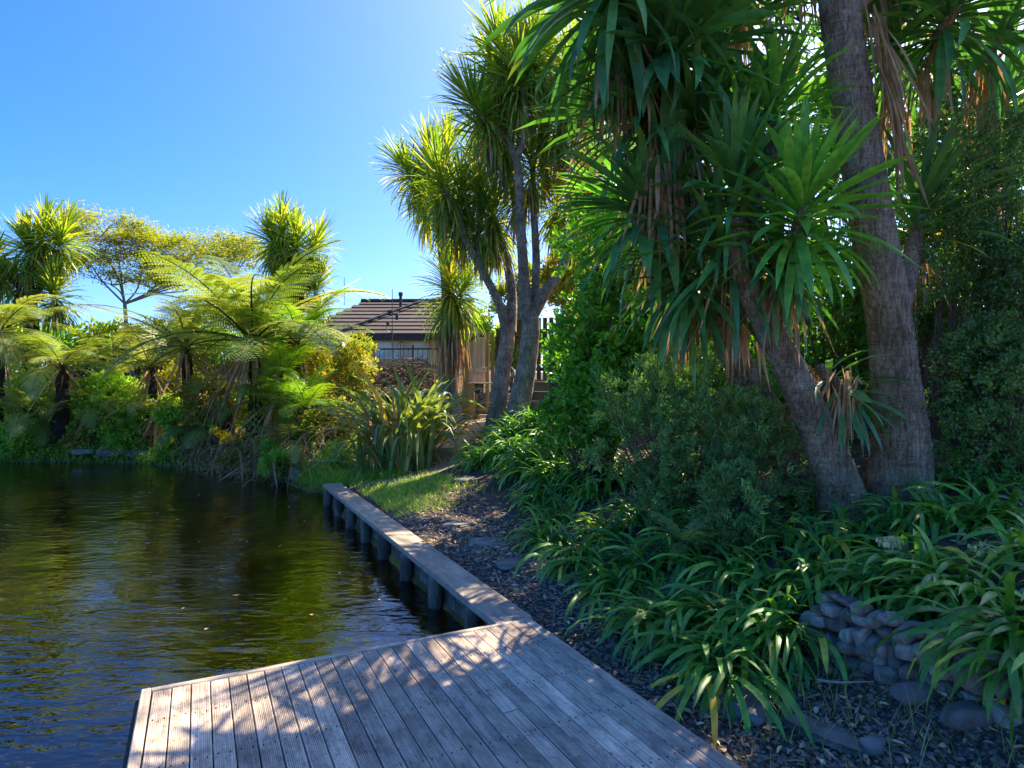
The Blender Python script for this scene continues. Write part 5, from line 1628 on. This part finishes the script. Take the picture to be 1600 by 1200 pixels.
def build_agapanthus():
    g = np.random.default_rng(66)
    gl = lambda px, py, z: gp(px, py, z)
    tow = (-.42, -.34, 0)     # the bank falls towards the deck
    G1 = 'agapanthus drift along the gravel edge'
    near = [  # px, py of the clump foot, ground z guess
        (1130, 1010, .12, 58, .62, 'agapanthus clump with yellow leaf tips hanging over the dark slab', .09),
        (1205, 975, .2, 52, .54, 'agapanthus clump at the left end of the stone wall', .07),
        (1035, 965, .1, 54, .58, 'agapanthus clump with orange withered leaves beside the deck corner gravel', .08),
        (960, 915, .1, 52, .56, None, .05), (905, 880, .1, 52, .56, None, .04), (860, 850, .08, 50, .54, 'agapanthus clump with a bold yellow leaf nearest the flat stones', .09),
        (880, 815, .15, 46, .52, None, .02), (950, 840, .2, 46, .52, None, .02), (1010, 880, .22, 48, .54, None, .02), (1090, 930, .25, 48, .56, None, .02), (1170, 935, .3, 46, .56, None, .02),
        (925, 795, .2, 40, .5, None, .02), (1000, 820, .28, 42, .5, None, .02), (845, 800, .1, 44, .52, None, .03),
        (1150, 880, .36, 46, .56, None, .02), (1075, 860, .3, 44, .54, None, .02), (1225, 890, .4, 46, .56, None, .02), (1205, 835, .46, 44, .54, None, .02), (1130, 830, .4, 42, .52, None, .02), (1245, 945, .3, 46, .54, None, .03)]
    for px, py, z, n, L, lab, ye in near:
        p = gl(px, py, z)
        agapanthus(lab or ('green agapanthus clump arching over the edge of the gravel strip' if ye > .03 else 'green agapanthus clump of the inner row nearest the flat stones' if px < 930 else 'green agapanthus clump of the inner row below the rounded fine-leaved shrub' if px < 1110 else 'green agapanthus clump of the inner row below the leaning yucca trunk'), G1, p[0], p[1], int(n * 1.35), L * .95, .036, g, True, tow, ye)
    G2 = 'agapanthus above the stone wall'
    wall = [(1300, 893, .44, 56, .5, 'agapanthus clump arching over the middle of the stone wall'), (1385, 910, .44, 56, .5, 'agapanthus clump directly above the largest wall stones'),
            (1490, 940, .44, 58, .5, 'agapanthus clump hanging down over the right part of the stone wall'), (1595, 995, .44, 58, .58, 'agapanthus clump whose long leaves hang lowest at the photo corner'),
            (1290, 845, .52, 48, .5, None), (1350, 850, .52, 48, .5, None), (1430, 890, .5, 50, .58, None), (1520, 920, .5, 52, .58, None), (1600, 960, .5, 52, .6, None),
            (1300, 800, .6, 40, .5, None), (1480, 825, .62, 48, .56, None), (1560, 830, .62, 50, .58, None), (1420, 820, .62, 44, .52, None), (1620, 880, .6, 48, .58, None),
            (1510, 775, .7, 44, .6, None), (1585, 770, .72, 44, .62, None)]
    for px, py, z, n, L, lab in wall:
        p = gl(px, py, z)
        agapanthus(lab or ('green agapanthus clump close around the yucca trunk feet' if px < 1440 and py < 840 else 'green agapanthus clump below the small-leaved hedge at the photo edge' if py < 840 else 'green agapanthus clump in the row just behind those on the stone wall'), G2, p[0], p[1], int(n * 1.35), L * .92, .038, g, True, tow if py > 900 else (-.15, -.2, 0), .03)
    G3 = 'agapanthus beside the path'
    far = [(762, 752, .1, 'leftmost agapanthus clump beside the lowest path step'), (800, 744, .2, None), (810, 735, .25, None), (850, 745, .3, None), (890, 740, .4, None),
           (803, 722, .3, None), (805, 708, .45, None), (835, 705, .5, None), (875, 712, .5, None), (920, 730, .5, None), (810, 690, .6, None), (835, 685, .65, None), (860, 685, .7, None),
           (830, 765, .15, 'agapanthus clump at the right end of the sunlit grass patch'), (870, 775, .2, None), (905, 765, .3, None), (900, 700, .6, None), (950, 765, .35, None)]
    for px, py, z, lab in far:
        p = gl(px, py, z)
        agapanthus(lab or (('agapanthus clump in the front row of the drift nearest the lowest step' if px < 840 else 'agapanthus clump in the front row of the drift under the glossy shrub') if py >= 730 else 'agapanthus clump in the back row of the drift under the cabbage trees' if py < 700 else 'agapanthus clump in the middle row of the drift under the cabbage trees'), G3, p[0], p[1], 120, .7, .038, g, False, (-.3, -.25, 0))
    # seed heads above the wall planting
    for px, py, D, lab in ((1392, 850, 3.95, 'drooping cluster of pale agapanthus seed pods above the wall'), (1537, 862, 3.7, 'smaller agapanthus seed head with pale pods towards the photo edge')):
        p = at(px, py, D)
        b = np.array((p[0] + .12, p[1] + .1, gzs(p[0] + .12, p[1] + .1)))
        t = thing('seed_head', lab, 'seed head', b)
        mb = MB(); tube(mb, [b, (b + p) / 2 + (0, 0, .1), p + (0, 0, .05)], [.006, .005, .004], 6, 4); mb.build('stem', 'weed', t)
        for k in range(22):
            d = unit(1, g)[0]; d[2] = -abs(d[2]) * .6 + .1
            q = p + d * g.uniform(.04, .085) + (0, 0, .03)
            mb = MB(); tube(mb, [p + (0, 0, .05), q], [.0015, .0015], 3); blob(mb, q + (0, 0, -.012), (.0075, .0075, .016), g, 1, tint=g.random()); mb.build('pod', 'seed_pod', t)


build_agapanthus()


# ------------------------------------------------------------------ shrubs and trees with leaf clouds
def shrub(name, label, cat, c, r, ntw, per, leaf, mat, rng, stem_mat='twig', lobes=5, foot=None, clump=.09, up=.4, out=.8, group=None, shell=.45, nst=40, cup=.25, extra=None):
    """lobed crown: leaves in small sprays round twig ends; twigs run from the foot to the sprays"""
    c = np.array(c, float); r = np.array(r, float)
    f = np.array(foot, float) if foot is not None else np.array((c[0], c[1], gzs(c[0], c[1])))
    t = thing(name, label, cat, f, group=group)
    lc = unit(lobes, rng) * rng.uniform(.35, .9, (lobes, 1)); lr = rng.uniform(.25, .6, lobes)
    lc = np.concatenate([[(0, 0, 0)], lc]); lr = np.concatenate([[.68], lr])
    k = rng.integers(0, len(lr), ntw)
    rad = (shell + (1 - shell) * rng.random(ntw) ** .5) * lr[k]
    dirs = unit(ntw, rng)
    stray = rng.random(ntw) < .12
    rad = np.where(stray, rad * rng.uniform(1.05, 1.4, ntw), rad)
    Q = lc[k] + dirs * rad[:, None]
    hole = vnoise(Q[:, 0] * 4 + c[0], Q[:, 2] * 4 + Q[:, 1] * 3, 1.0)
    Q = Q[hole > -.62]; dirs = dirs[hole > -.62]; ntw = len(Q)
    W = c + Q * r
    gzv = gz(W[:, 0], W[:, 1])
    ok = W[:, 2] > gzv + .02
    W, dirs = W[ok], dirs[ok]; ntw = len(W)
    idx = np.repeat(np.arange(ntw), per)
    n = len(idx)
    od = dirs[idx] * out + unit(n, rng) * .9 + np.array((0, 0, up))
    P = W[idx] + unit(n, rng) * clump * rng.random((n, 1))
    N_ = np.array((0, 0, 1.0)) + unit(n, rng) * .7 + dirs[idx] * .5
    mb = MB()
    tw_t = rng.random(ntw) * .55
    leaf_cards(mb, P, od, N_, leaf[0] * rng.uniform(.6, 1.15, n), leaf[1] * rng.uniform(.7, 1.15, n), np.clip(tw_t[idx] + rng.random(n) * .45, 0, .999), cup)
    mb.build('foliage', mat, t)
    sb = MB()
    for i in rng.choice(ntw, min(nst, ntw), replace=False):
        a = f + rng.normal(0, .05, 3) * (1, 1, 0); b = W[i]
        m = (a + b) / 2 + rng.normal(0, .08, 3) * np.linalg.norm(b - a) * .6 + (0, 0, .05)
        tube(sb, [a, m, b], [.014, .009, .003], 5, 4)
    sb.build('stems', stem_mat, t)
    return t


def build_shrubs():
    g = np.random.default_rng(77)
    S = shrub
    # right-hand garden
    S('broadleaf_shrub', 'tall glossy green broad-leaved shrub between cabbage trees and yuccas', 'shrub', at(965, 520, 8.0), (.8, .8, 1.25), 1200, 10, (.1, .062), 'broadleaf', g, lobes=12, foot=(1.2, 8.1, .5), clump=.13)
    S('broadleaf_shrub', 'lower glossy green shrub below the tall one, over the agapanthus', 'shrub', at(940, 630, 7.6), (.6, .6, .6), 520, 9, (.1, .058), 'broadleaf', g, lobes=8, foot=(.85, 7.7, .35), clump=.12)
    S('sunlit_shrub', 'yellow-green backlit shrub behind the right cabbage tree branch', 'shrub', at(955, 480, 10.5), (.7, .7, .7), 300, 9, (.1, .055), 'bank_yellow', g, lobes=6, foot=(1.2, 10.6, .7), clump=.16)
    S('sunlit_shrub', 'small sunlit leafy sprig beside the trunk at the retaining wall', 'shrub', at(866, 560, 11.4), (.22, .3, .5), 90, 9, (.1, .05), 'broadleaf', g, lobes=4, clump=.12)
    S('hebe_shrub', 'rounded fine-leaved dark shrub left of the yucca trunks', 'shrub', at(1065, 700, 5.6), (1.08, .7, .78), 1700, 22, (.052, .013), 'hebe', g, lobes=13, foot=(1.55, 5.9, .4), clump=.055, up=.5, nst=60)
    S('hebe_shrub', 'fine-leaved shrub shoot reaching up behind the rounded dark shrub', 'shrub', at(1055, 600, 6.4), (.6, .5, .5), 420, 22, (.055, .012), 'hebe', g, lobes=6, foot=(1.7, 6.5, .6), clump=.055, up=.5, nst=60)
    S('hebe_shrub', 'low fine-leaved shrub in front of the leaning yucca trunk', 'shrub', at(1160, 790, 4.95), (.42, .35, .36), 380, 22, (.05, .012), 'hebe', g, lobes=6, foot=(1.8, 5.0, .4), clump=.05, up=.5, nst=60)
    S('small_leaved_shrub', 'dark small-leaved shrub at the photo edge right of the trunk top', 'shrub', at(1540, 340, 5.6), (.8, .6, 1.05), 2200, 15, (.036, .023), 'smallleaf', g, lobes=9, foot=(4.2, 5.9, .8), clump=.07, nst=40)
    S('small_leaved_shrub', 'dark small-leaved shrub low at the photo edge above the agapanthus', 'shrub', at(1570, 600, 5.3), (.7, .55, .8), 1600, 15, (.036, .023), 'smallleaf', g, lobes=8, foot=(4.3, 5.4, .8), clump=.07, nst=30)
    S('small_leaved_shrub', 'thin twiggy small-leaved shrub behind the thick yucca trunk', 'shrub', at(1470, 470, 6.6), (.7, .4, 1.0), 900, 14, (.038, .024), 'smallleaf', g, lobes=7, foot=(4.6, 6.8, .9), clump=.08, nst=50, shell=.2)
    S('backdrop_shrub', 'shadowy broad-leaved shrub filling the gap behind the leaning yuccas', 'shrub', at(1180, 600, 8.2), (1.6, .6, 1.6), 750, 10, (.1, .05), 'broadleaf', g, lobes=8, foot=(3.1, 8.4, .9), clump=.15, nst=80)
    S('backdrop_shrub', 'shadowy leafy shrub behind the tall glossy green shrub', 'shrub', at(1060, 430, 8.6), (1.3, .6, 1.7), 700, 10, (.11, .055), 'broadleaf', g, lobes=8, foot=(2.3, 8.8, .9), clump=.15, nst=60)
    S('backdrop_shrub', 'dark leafy shrub behind the hedge at the upper photo edge', 'shrub', at(1570, 300, 8.4), (1.6, .6, 2.0), 800, 10, (.1, .05), 'smallleaf', g, lobes=9, foot=(6.6, 8.6, 1.1), clump=.17, nst=40)
    S('backdrop_shrub', 'dark leafy shrub behind the paling fence right of the thick trunk', 'shrub', at(1500, 500, 9.4), (1.6, .6, 1.5), 700, 10, (.1, .05), 'smallleaf', g, lobes=9, foot=(6.6, 9.6, 1.1), clump=.17, nst=40)
    S('backdrop_shrub', 'dark leafy shrub in the gap between the thick and the leaning trunk', 'shrub', at(1310, 470, 7.6), (.8, .5, 1.3), 560, 10, (.09, .045), 'broadleaf', g, lobes=8, foot=(4.0, 7.8, .9), clump=.15, nst=50)
    S('backdrop_shrub', 'dark leafy shrub deep behind the tallest yucca crown', 'shrub', at(1400, 250, 8.8), (2.2, .7, 2.0), 900, 10, (.11, .05), 'broadleaf', g, lobes=9, foot=(5.2, 9.0, 1.1), clump=.17, nst=60)
    # far bank
    B = lambda nm, lab, px, py, D, rx, ry, ntw, per, leaf, mat, **k: S(nm, lab, 'shrub', at(px, py, D), (rx / F * D, rx / F * D * .7, ry / F * D), ntw, per, leaf, mat, g, **k)
    B('bank_shrub', 'dark green shrub at the far left waterline below the edge fern', 25, 665, 16.4, 70, 55, 420, 9, (.11, .06), 'bank_green', clump=.14)
    B('bank_shrub', 'green leafy shrub between the dark fern trunk and the pale kerb', 140, 655, 16.5, 65, 55, 420, 9, (.12, .065), 'bank_green', clump=.14)
    B('bank_shrub', 'sunlit green shrub in the middle of the far bank', 235, 655, 16.4, 60, 50, 360, 9, (.1, .055), 'bank_green', clump=.14)
    B('bank_shrub', 'yellow-green shrub under the retaining wall behind the ferns', 285, 610, 17.6, 60, 36, 320, 9, (.11, .055), 'bank_yellow', clump=.15)
    B('bank_shrub', 'low green shrub trailing to the water left of the lower fern', 275, 695, 15.4, 45, 28, 260, 9, (.08, .045), 'bank_green', clump=.1)
    B('bank_shrub', 'yellow-green shrub on the bank between the far fern and edge fern', 60, 610, 17.0, 60, 40, 300, 9, (.11, .055), 'bank_green', clump=.14)
    B('bank_shrub', 'bright yellow and orange leaved bush in front of the bungalow', 540, 590, 14.6, 62, 52, 480, 9, (.1, .06), 'bank_yellow', clump=.14)
    B('bank_shrub', 'yellow-green bush beneath the low white extension', 465, 575, 15.6, 60, 50, 420, 9, (.1, .055), 'bank_yellow', clump=.14)
    B('bank_shrub', 'sunny bush between bright fern and flax at mid bank', 515, 650, 12.9, 45, 55, 380, 9, (.075, .045), 'bank_yellow', clump=.1)
    B('bank_shrub', 'low weedy bush above the pond corner rocks', 440, 715, 12.5, 42, 30, 300, 9, (.06, .03), 'bank_green', clump=.09)
    B('bank_shrub', 'small bush by the water at the foot of the flax', 515, 722, 11.9, 38, 34, 280, 9, (.06, .022), 'grass', clump=.09, up=.9)
    for lab, px, py, rx, ry, m in (('leafy green hedge plant behind the railing under the leftmost cabbage tree', 20, 545, 95, 62, 'bank_green'), ('mid green shrub behind the railing left of the airy tree', 130, 560, 80, 50, 'bank_green'),
                                ('yellowish shrub behind the railing below the airy tree crown', 235, 552, 80, 55, 'bank_yellow'), ('green shrub behind the railing beneath the fern crowns', 330, 548, 80, 58, 'bank_green'),
                                ('green shrub behind the cabbage tree left of the bungalow', 420, 545, 60, 55, 'bank_green')):
        B('boundary_shrub', lab, px, py, 22.3, rx, ry, 520, 9, (.2, .1), m, clump=.25, nst=16)
    for lab, px, py, D, rx, ry, m in (('dense sunlit shrub on the mid bank right of the dark fern trunk', 185, 625, 17.2, 70, 45, 'bank_green'), ('dense yellow-green shrub behind the lower fern', 330, 640, 15.0, 60, 45, 'bank_yellow'),
                                ('green shrub behind the largest fern trunk', 420, 640, 14.6, 60, 60, 'bank_green'), ('green shrub between waterline and mid bank left of the flowers', 300, 665, 15.0, 55, 40, 'bank_green')):
        B('bank_shrub', lab, px, py, D, rx, ry, 520, 9, (.11, .06), m, clump=.14)
    for lab, px, py, D, rx, ry, m in (('low leafy shrub at the waterline under the edge fern', 50, 690, 16.2, 45, 24, 'bank_green'), ('low shrub hiding the foot of the dark fern trunk', 108, 688, 16.3, 40, 26, 'bank_yellow'),
                                ('low green shrub between the two pale kerb rocks', 200, 685, 16.2, 45, 26, 'bank_green'), ('low bright shrub at the water below the lower fern', 325, 705, 14.9, 36, 20, 'bank_green'),
                                ('low yellow-green shrub at the water below the largest fern', 392, 712, 14.0, 36, 24, 'bank_yellow')):
        B('waterside_shrub', lab, px, py, D, rx, ry, 300, 9, (.09, .05), m, clump=.12, nst=8)
    for lab, px, py, D, rx, ry, m in (('yellow-green sunlit shrub seen between the two cabbage tree trunks', 812, 470, 18.5, 55, 60, 'bank_yellow'), ('sunlit leafy shrub behind the dark paling fence', 890, 430, 17.0, 60, 70, 'bank_yellow'),
                                ('dark green shrub beyond the gate filling the gap under the trunks', 800, 545, 19.0, 60, 45, 'bank_green'), ('green shrub beyond the paling fence right of the trunks', 930, 380, 15.5, 70, 90, 'bank_green')):
        B('garden_shrub', lab, px, py, D, rx, ry, 460, 9, (.17, .085), m, clump=.22, nst=16)
    B('flowering_bush', 'small bush covered in bright yellow flowers beneath the lower fern', 345, 683, 14.4, 15, 14, 90, 9, (.05, .04), 'flower_yellow', clump=.06)
    B('bank_shrub', 'shrub behind the railing left of the dead brush heap', 560, 548, 18.8, 50, 26, 240, 9, (.13, .05), 'bank_yellow', clump=.15, up=1.0)
    B('bank_shrub', 'dark shrub in front of the gate post under the skirted cabbage tree', 748, 503, 17.4, 26, 18, 110, 9, (.1, .05), 'bank_green', clump=.14)


build_shrubs()


def undergrowth():
    g = np.random.default_rng(123)
    m = 5200
    x = g.uniform(-16, -2.6, m); y = g.uniform(11.2, 19.0, m)
    sd = pond_sd(x, y)
    pth = np.hypot(x + 1.6, 0) < .9
    ok = (sd < -.05) & (sd > -4.2) & ~pth & ~((x > -3.0) & (y < 12.2)) & ~((x > -3.6) & (y > 15.5))
    x, y = x[ok], y[ok]; m = len(x)
    hgt = (.05 + .45 * g.random(m) ** 1.5) * (.6 + .4 * vnoise(x, y, 1.3))
    per = 7
    idx = np.repeat(np.arange(m), per); n = len(idx)
    C = np.stack([x, y, gz(x, y) + np.maximum(hgt, .03)], -1)
    P = C[idx] + unit(n, g) * g.random((n, 1)) * .13
    kind = vnoise(x, y, .8) + g.normal(0, .3, m)
    for nm, mat, sel, lab in (('undergrowth', 'bank_green', kind >= -.1, 'tangled green undergrowth covering the far bank'), ('ground_cover', 'bank_yellow', kind < -.1, 'yellowish low ground cover leaves on the far bank')):
        k = sel[idx]
        q = int(k.sum())
        mb = MB(); leaf_cards(mb, P[k], unit(q, g) + (0, -.2, .3), unit(q, g) * .8 + (0, -.2, 1), g.uniform(.05, .13, q), g.uniform(.025, .07, q), g.random(q))
        tag(mb.build(nm, mat), lab, 'undergrowth', kind='stuff')
    # dry stalks and old fronds lying on the bank
    q = 900
    t = g.random(q); bx_ = -3.6 - t * 4.2; by = 12.1 + t * 3.0
    xx, yy = bx_ + g.normal(0, .25, q), by + .3 + g.normal(0, .35, q)
    mb = MB(); blades(mb, np.stack([xx, yy, gz(xx, yy) + g.uniform(.1, .9, q)], -1), g.uniform(0, 6.28, q), g.uniform(-1.2, .3, q), g.uniform(.4, 1.1, q), g.uniform(.015, .05, q), g.uniform(0, 1.2, q), 'grass', 4, .6, 1.2, g.random(q), g.normal(0, 1, q), .4, g)
    tag(mb.build('dry_fronds', 'dead_leaf'), 'brown dry fronds and stalks strewn on the bank under the tree ferns', 'dead leaves', kind='stuff')


undergrowth()


def branching(mb, p, d, L, r, depth, rng, tips, flat=.0, spread=.6, mats=None):
    q = p + d * L
    m = (p + q) / 2 + rng.normal(0, .06, 3) * L
    tube(mb, [p, m, q], [r, r * .85, r * .7], 8 if r > .03 else 5, 4, cap=depth == 0)
    if depth == 0:
        tips.append((q, d)); return
    for k in range(rng.integers(2, 4)):
        dd = d + unit(1, rng)[0] * spread; dd[2] = dd[2] * (1 - flat) + .12
        dd /= np.linalg.norm(dd)
        branching(mb, q, dd, L * rng.uniform(.65, .9), r * .66, depth - 1, rng, tips, flat, spread)


def build_trees():
    g = np.random.default_rng(88)
    # airy umbrella tree on the left
    D = 21.0
    b = at(215, 640, D)
    T = thing('umbrella_tree', 'airy yellow-green tree with flat spreading crown behind the ferns', 'tree', b)
    mb = MB(); tips = []
    tube(mb, [b, at(200, 540, D), at(195, 475, D)], [.09, .07, .055], 10, 6)
    for tx, ty in ((140, 385), (150, 350), (185, 370), (225, 385), (265, 390), (310, 390), (235, 425), (345, 395), (290, 430), (370, 400), (175, 420)):
        p0 = at(195, 475, D); p1 = at(tx, ty + 25, D + g.normal(0, .6)); L = np.linalg.norm(p1 - p0)
        m = (p0 + p1) / 2 + g.normal(0, .15, 3)
        tube(mb, [p0, m, p1], [.034, .026, .018], 7, 5)
        for k in range(4):
            d = unit(1, g)[0]; d[2] = abs(d[2]) * .5 + .15; d /= np.linalg.norm(d)
            branching(mb, p1, d, .5, .02, 3, g, tips, .5, .8)
    mb.build('trunk', 'pale_twig', T)
    P = np.array([t[0] for t in tips]); n0 = len(P)
    per = 34
    idx = np.repeat(np.arange(n0), per); n = len(idx)
    off = unit(n, g) * g.random((n, 1)) * np.array((.75, .75, .3))
    d = unit(n, g) * (1, 1, .35)
    cb = MB(); leaf_cards(cb, P[idx] + off, d, np.array((0, 0, 1.0)) + unit(n, g) * .4, g.uniform(.09, .18, n), .038, g.random(n), .1)
    cb.build('crown', 'acacia', T)

    # canopy tree overhead on the right, behind the yuccas
    D = 10.5
    b = np.array((5.6, 11.0, 1.3))
    T = thing('canopy_tree', 'tall dark tree with backlit golden leaves behind the yucca tops', 'tree', b)
    mb = MB(); tips = []
    tube(mb, [b, b + (-.1, 0, 2.0), b + (-.3, 0, 3.3)], [.22, .18, .15], 12, 6)
    top = b + (-.3, 0, 3.3)
    for dx, dz, L in ((-1.6, .9, 2.2), (-.8, 1.3, 2.2), (.2, 1.3, 2.2), (1.2, .9, 2.2), (2.2, .5, 2.2), (-2.2, .35, 2.2), (.8, .3, 1.8), (-.6, .5, 1.6), (0.2, 2.0, 2.4)):
        d = np.array((dx, g.normal(-.2, .4), dz)); d /= np.linalg.norm(d)
        branching(mb, top, d, L * .62, .075, 4, g, tips, .25, .65)
    mb.build('trunk', 'dark_bark', T)
    P = np.array([t[0] for t in tips]); n0 = len(P); per = 24
    idx = np.repeat(np.arange(n0), per); n = len(idx)
    cb = MB(); leaf_cards(cb, P[idx] + unit(n, g) * g.random((n, 1)) * .32, unit(n, g) + (0, 0, -.2), unit(n, g) + (0, 0, .6), g.uniform(.06, .13, n), g.uniform(.02, .035, n), g.random(n), .15)
    cb.build('crown', 'canopy', T)


build_trees()


# ------------------------------------------------------------------ brush heap, small debris
def build_brush():
    g = np.random.default_rng(99)
    c = at(635, 590, 18.9)
    t = thing('brush_heap', 'heap of dead brown branches piled against the railing', 'brush heap', (c[0], c[1], gzs(c[0], c[1])))
    for name, m, mat in (('branches', 420, 'twig'), ('pale_branches', 90, 'pale_twig')):
        mb = MB()
        for _ in range(m):
            a = g.uniform(0, 6.28); p = c + np.array((g.normal(0, .7), g.normal(0, .3), g.normal(0, .3)))
            p[2] = min(p[2], c[2] + .5 - .3 * abs(p[0] - c[0]))
            d = np.array((math.cos(a), math.sin(a) * .4, g.normal(0, .35))); L = g.uniform(.3, 1.1)
            tube(mb, [p - d * L / 2, p + (0, 0, g.normal(.05, .08)), p + d * L / 2], [.012, .01, .004], 4, 3)
        o = mb.build(name, mat, t); o['kind'] = 'stuff'


build_brush()


def stick(label, a, b, r, mat='pale_twig', name='fallen_stick', sag=.02):
    a, b = np.array(a), np.array(b)
    mb = MB(); tube(mb, [a, (a + b) / 2 + (0, 0, -sag) + RNG.normal(0, .01, 3), b], [r, r * .9, r * .4], 7, 6, .05)
    tag(mb.build(name, mat, origin=(a + b) / 2, smooth=True), label, 'stick')


def on(px, py, h=.02, z=-.05):
    p = gp(px, py, z); p[2] = gzs(p[0], p[1]) + h; return p


stick('long pale dry stalk lying in the gravel before the stone wall', on(1225, 1072, .04), on(1365, 1112, .05), .008, 'pale_twig')
stick('thin dry stick leaning beside the stone wall left end', on(1295, 1080, .02), at(1293, 990, 3.55), .005, 'pale_twig')
stick('short dry leaf stalk standing in the gravel by the edging cap', on(862, 972, .0), at(866, 945, 4.4), .006, 'pale_twig')
stick('thin brown twig lying along the gravel beside the deck edge', on(900, 1000, .02), on(945, 1040, .02), .006, 'twig')
stick('pale dry flax leaf stalk propped on the gravel above the cap', on(785, 925, .0), at(772, 890, 5.4), .006, 'pale_twig')
stick('thin brown twig lying across the gravel near the deck corner', on(815, 935, .02), on(870, 955, .02), .005, 'twig')
stick('pale dry stalk lying on the agapanthus under the cabbage trees', at(890, 660, 8.5), at(925, 685, 8.3), .01, 'pale_twig')
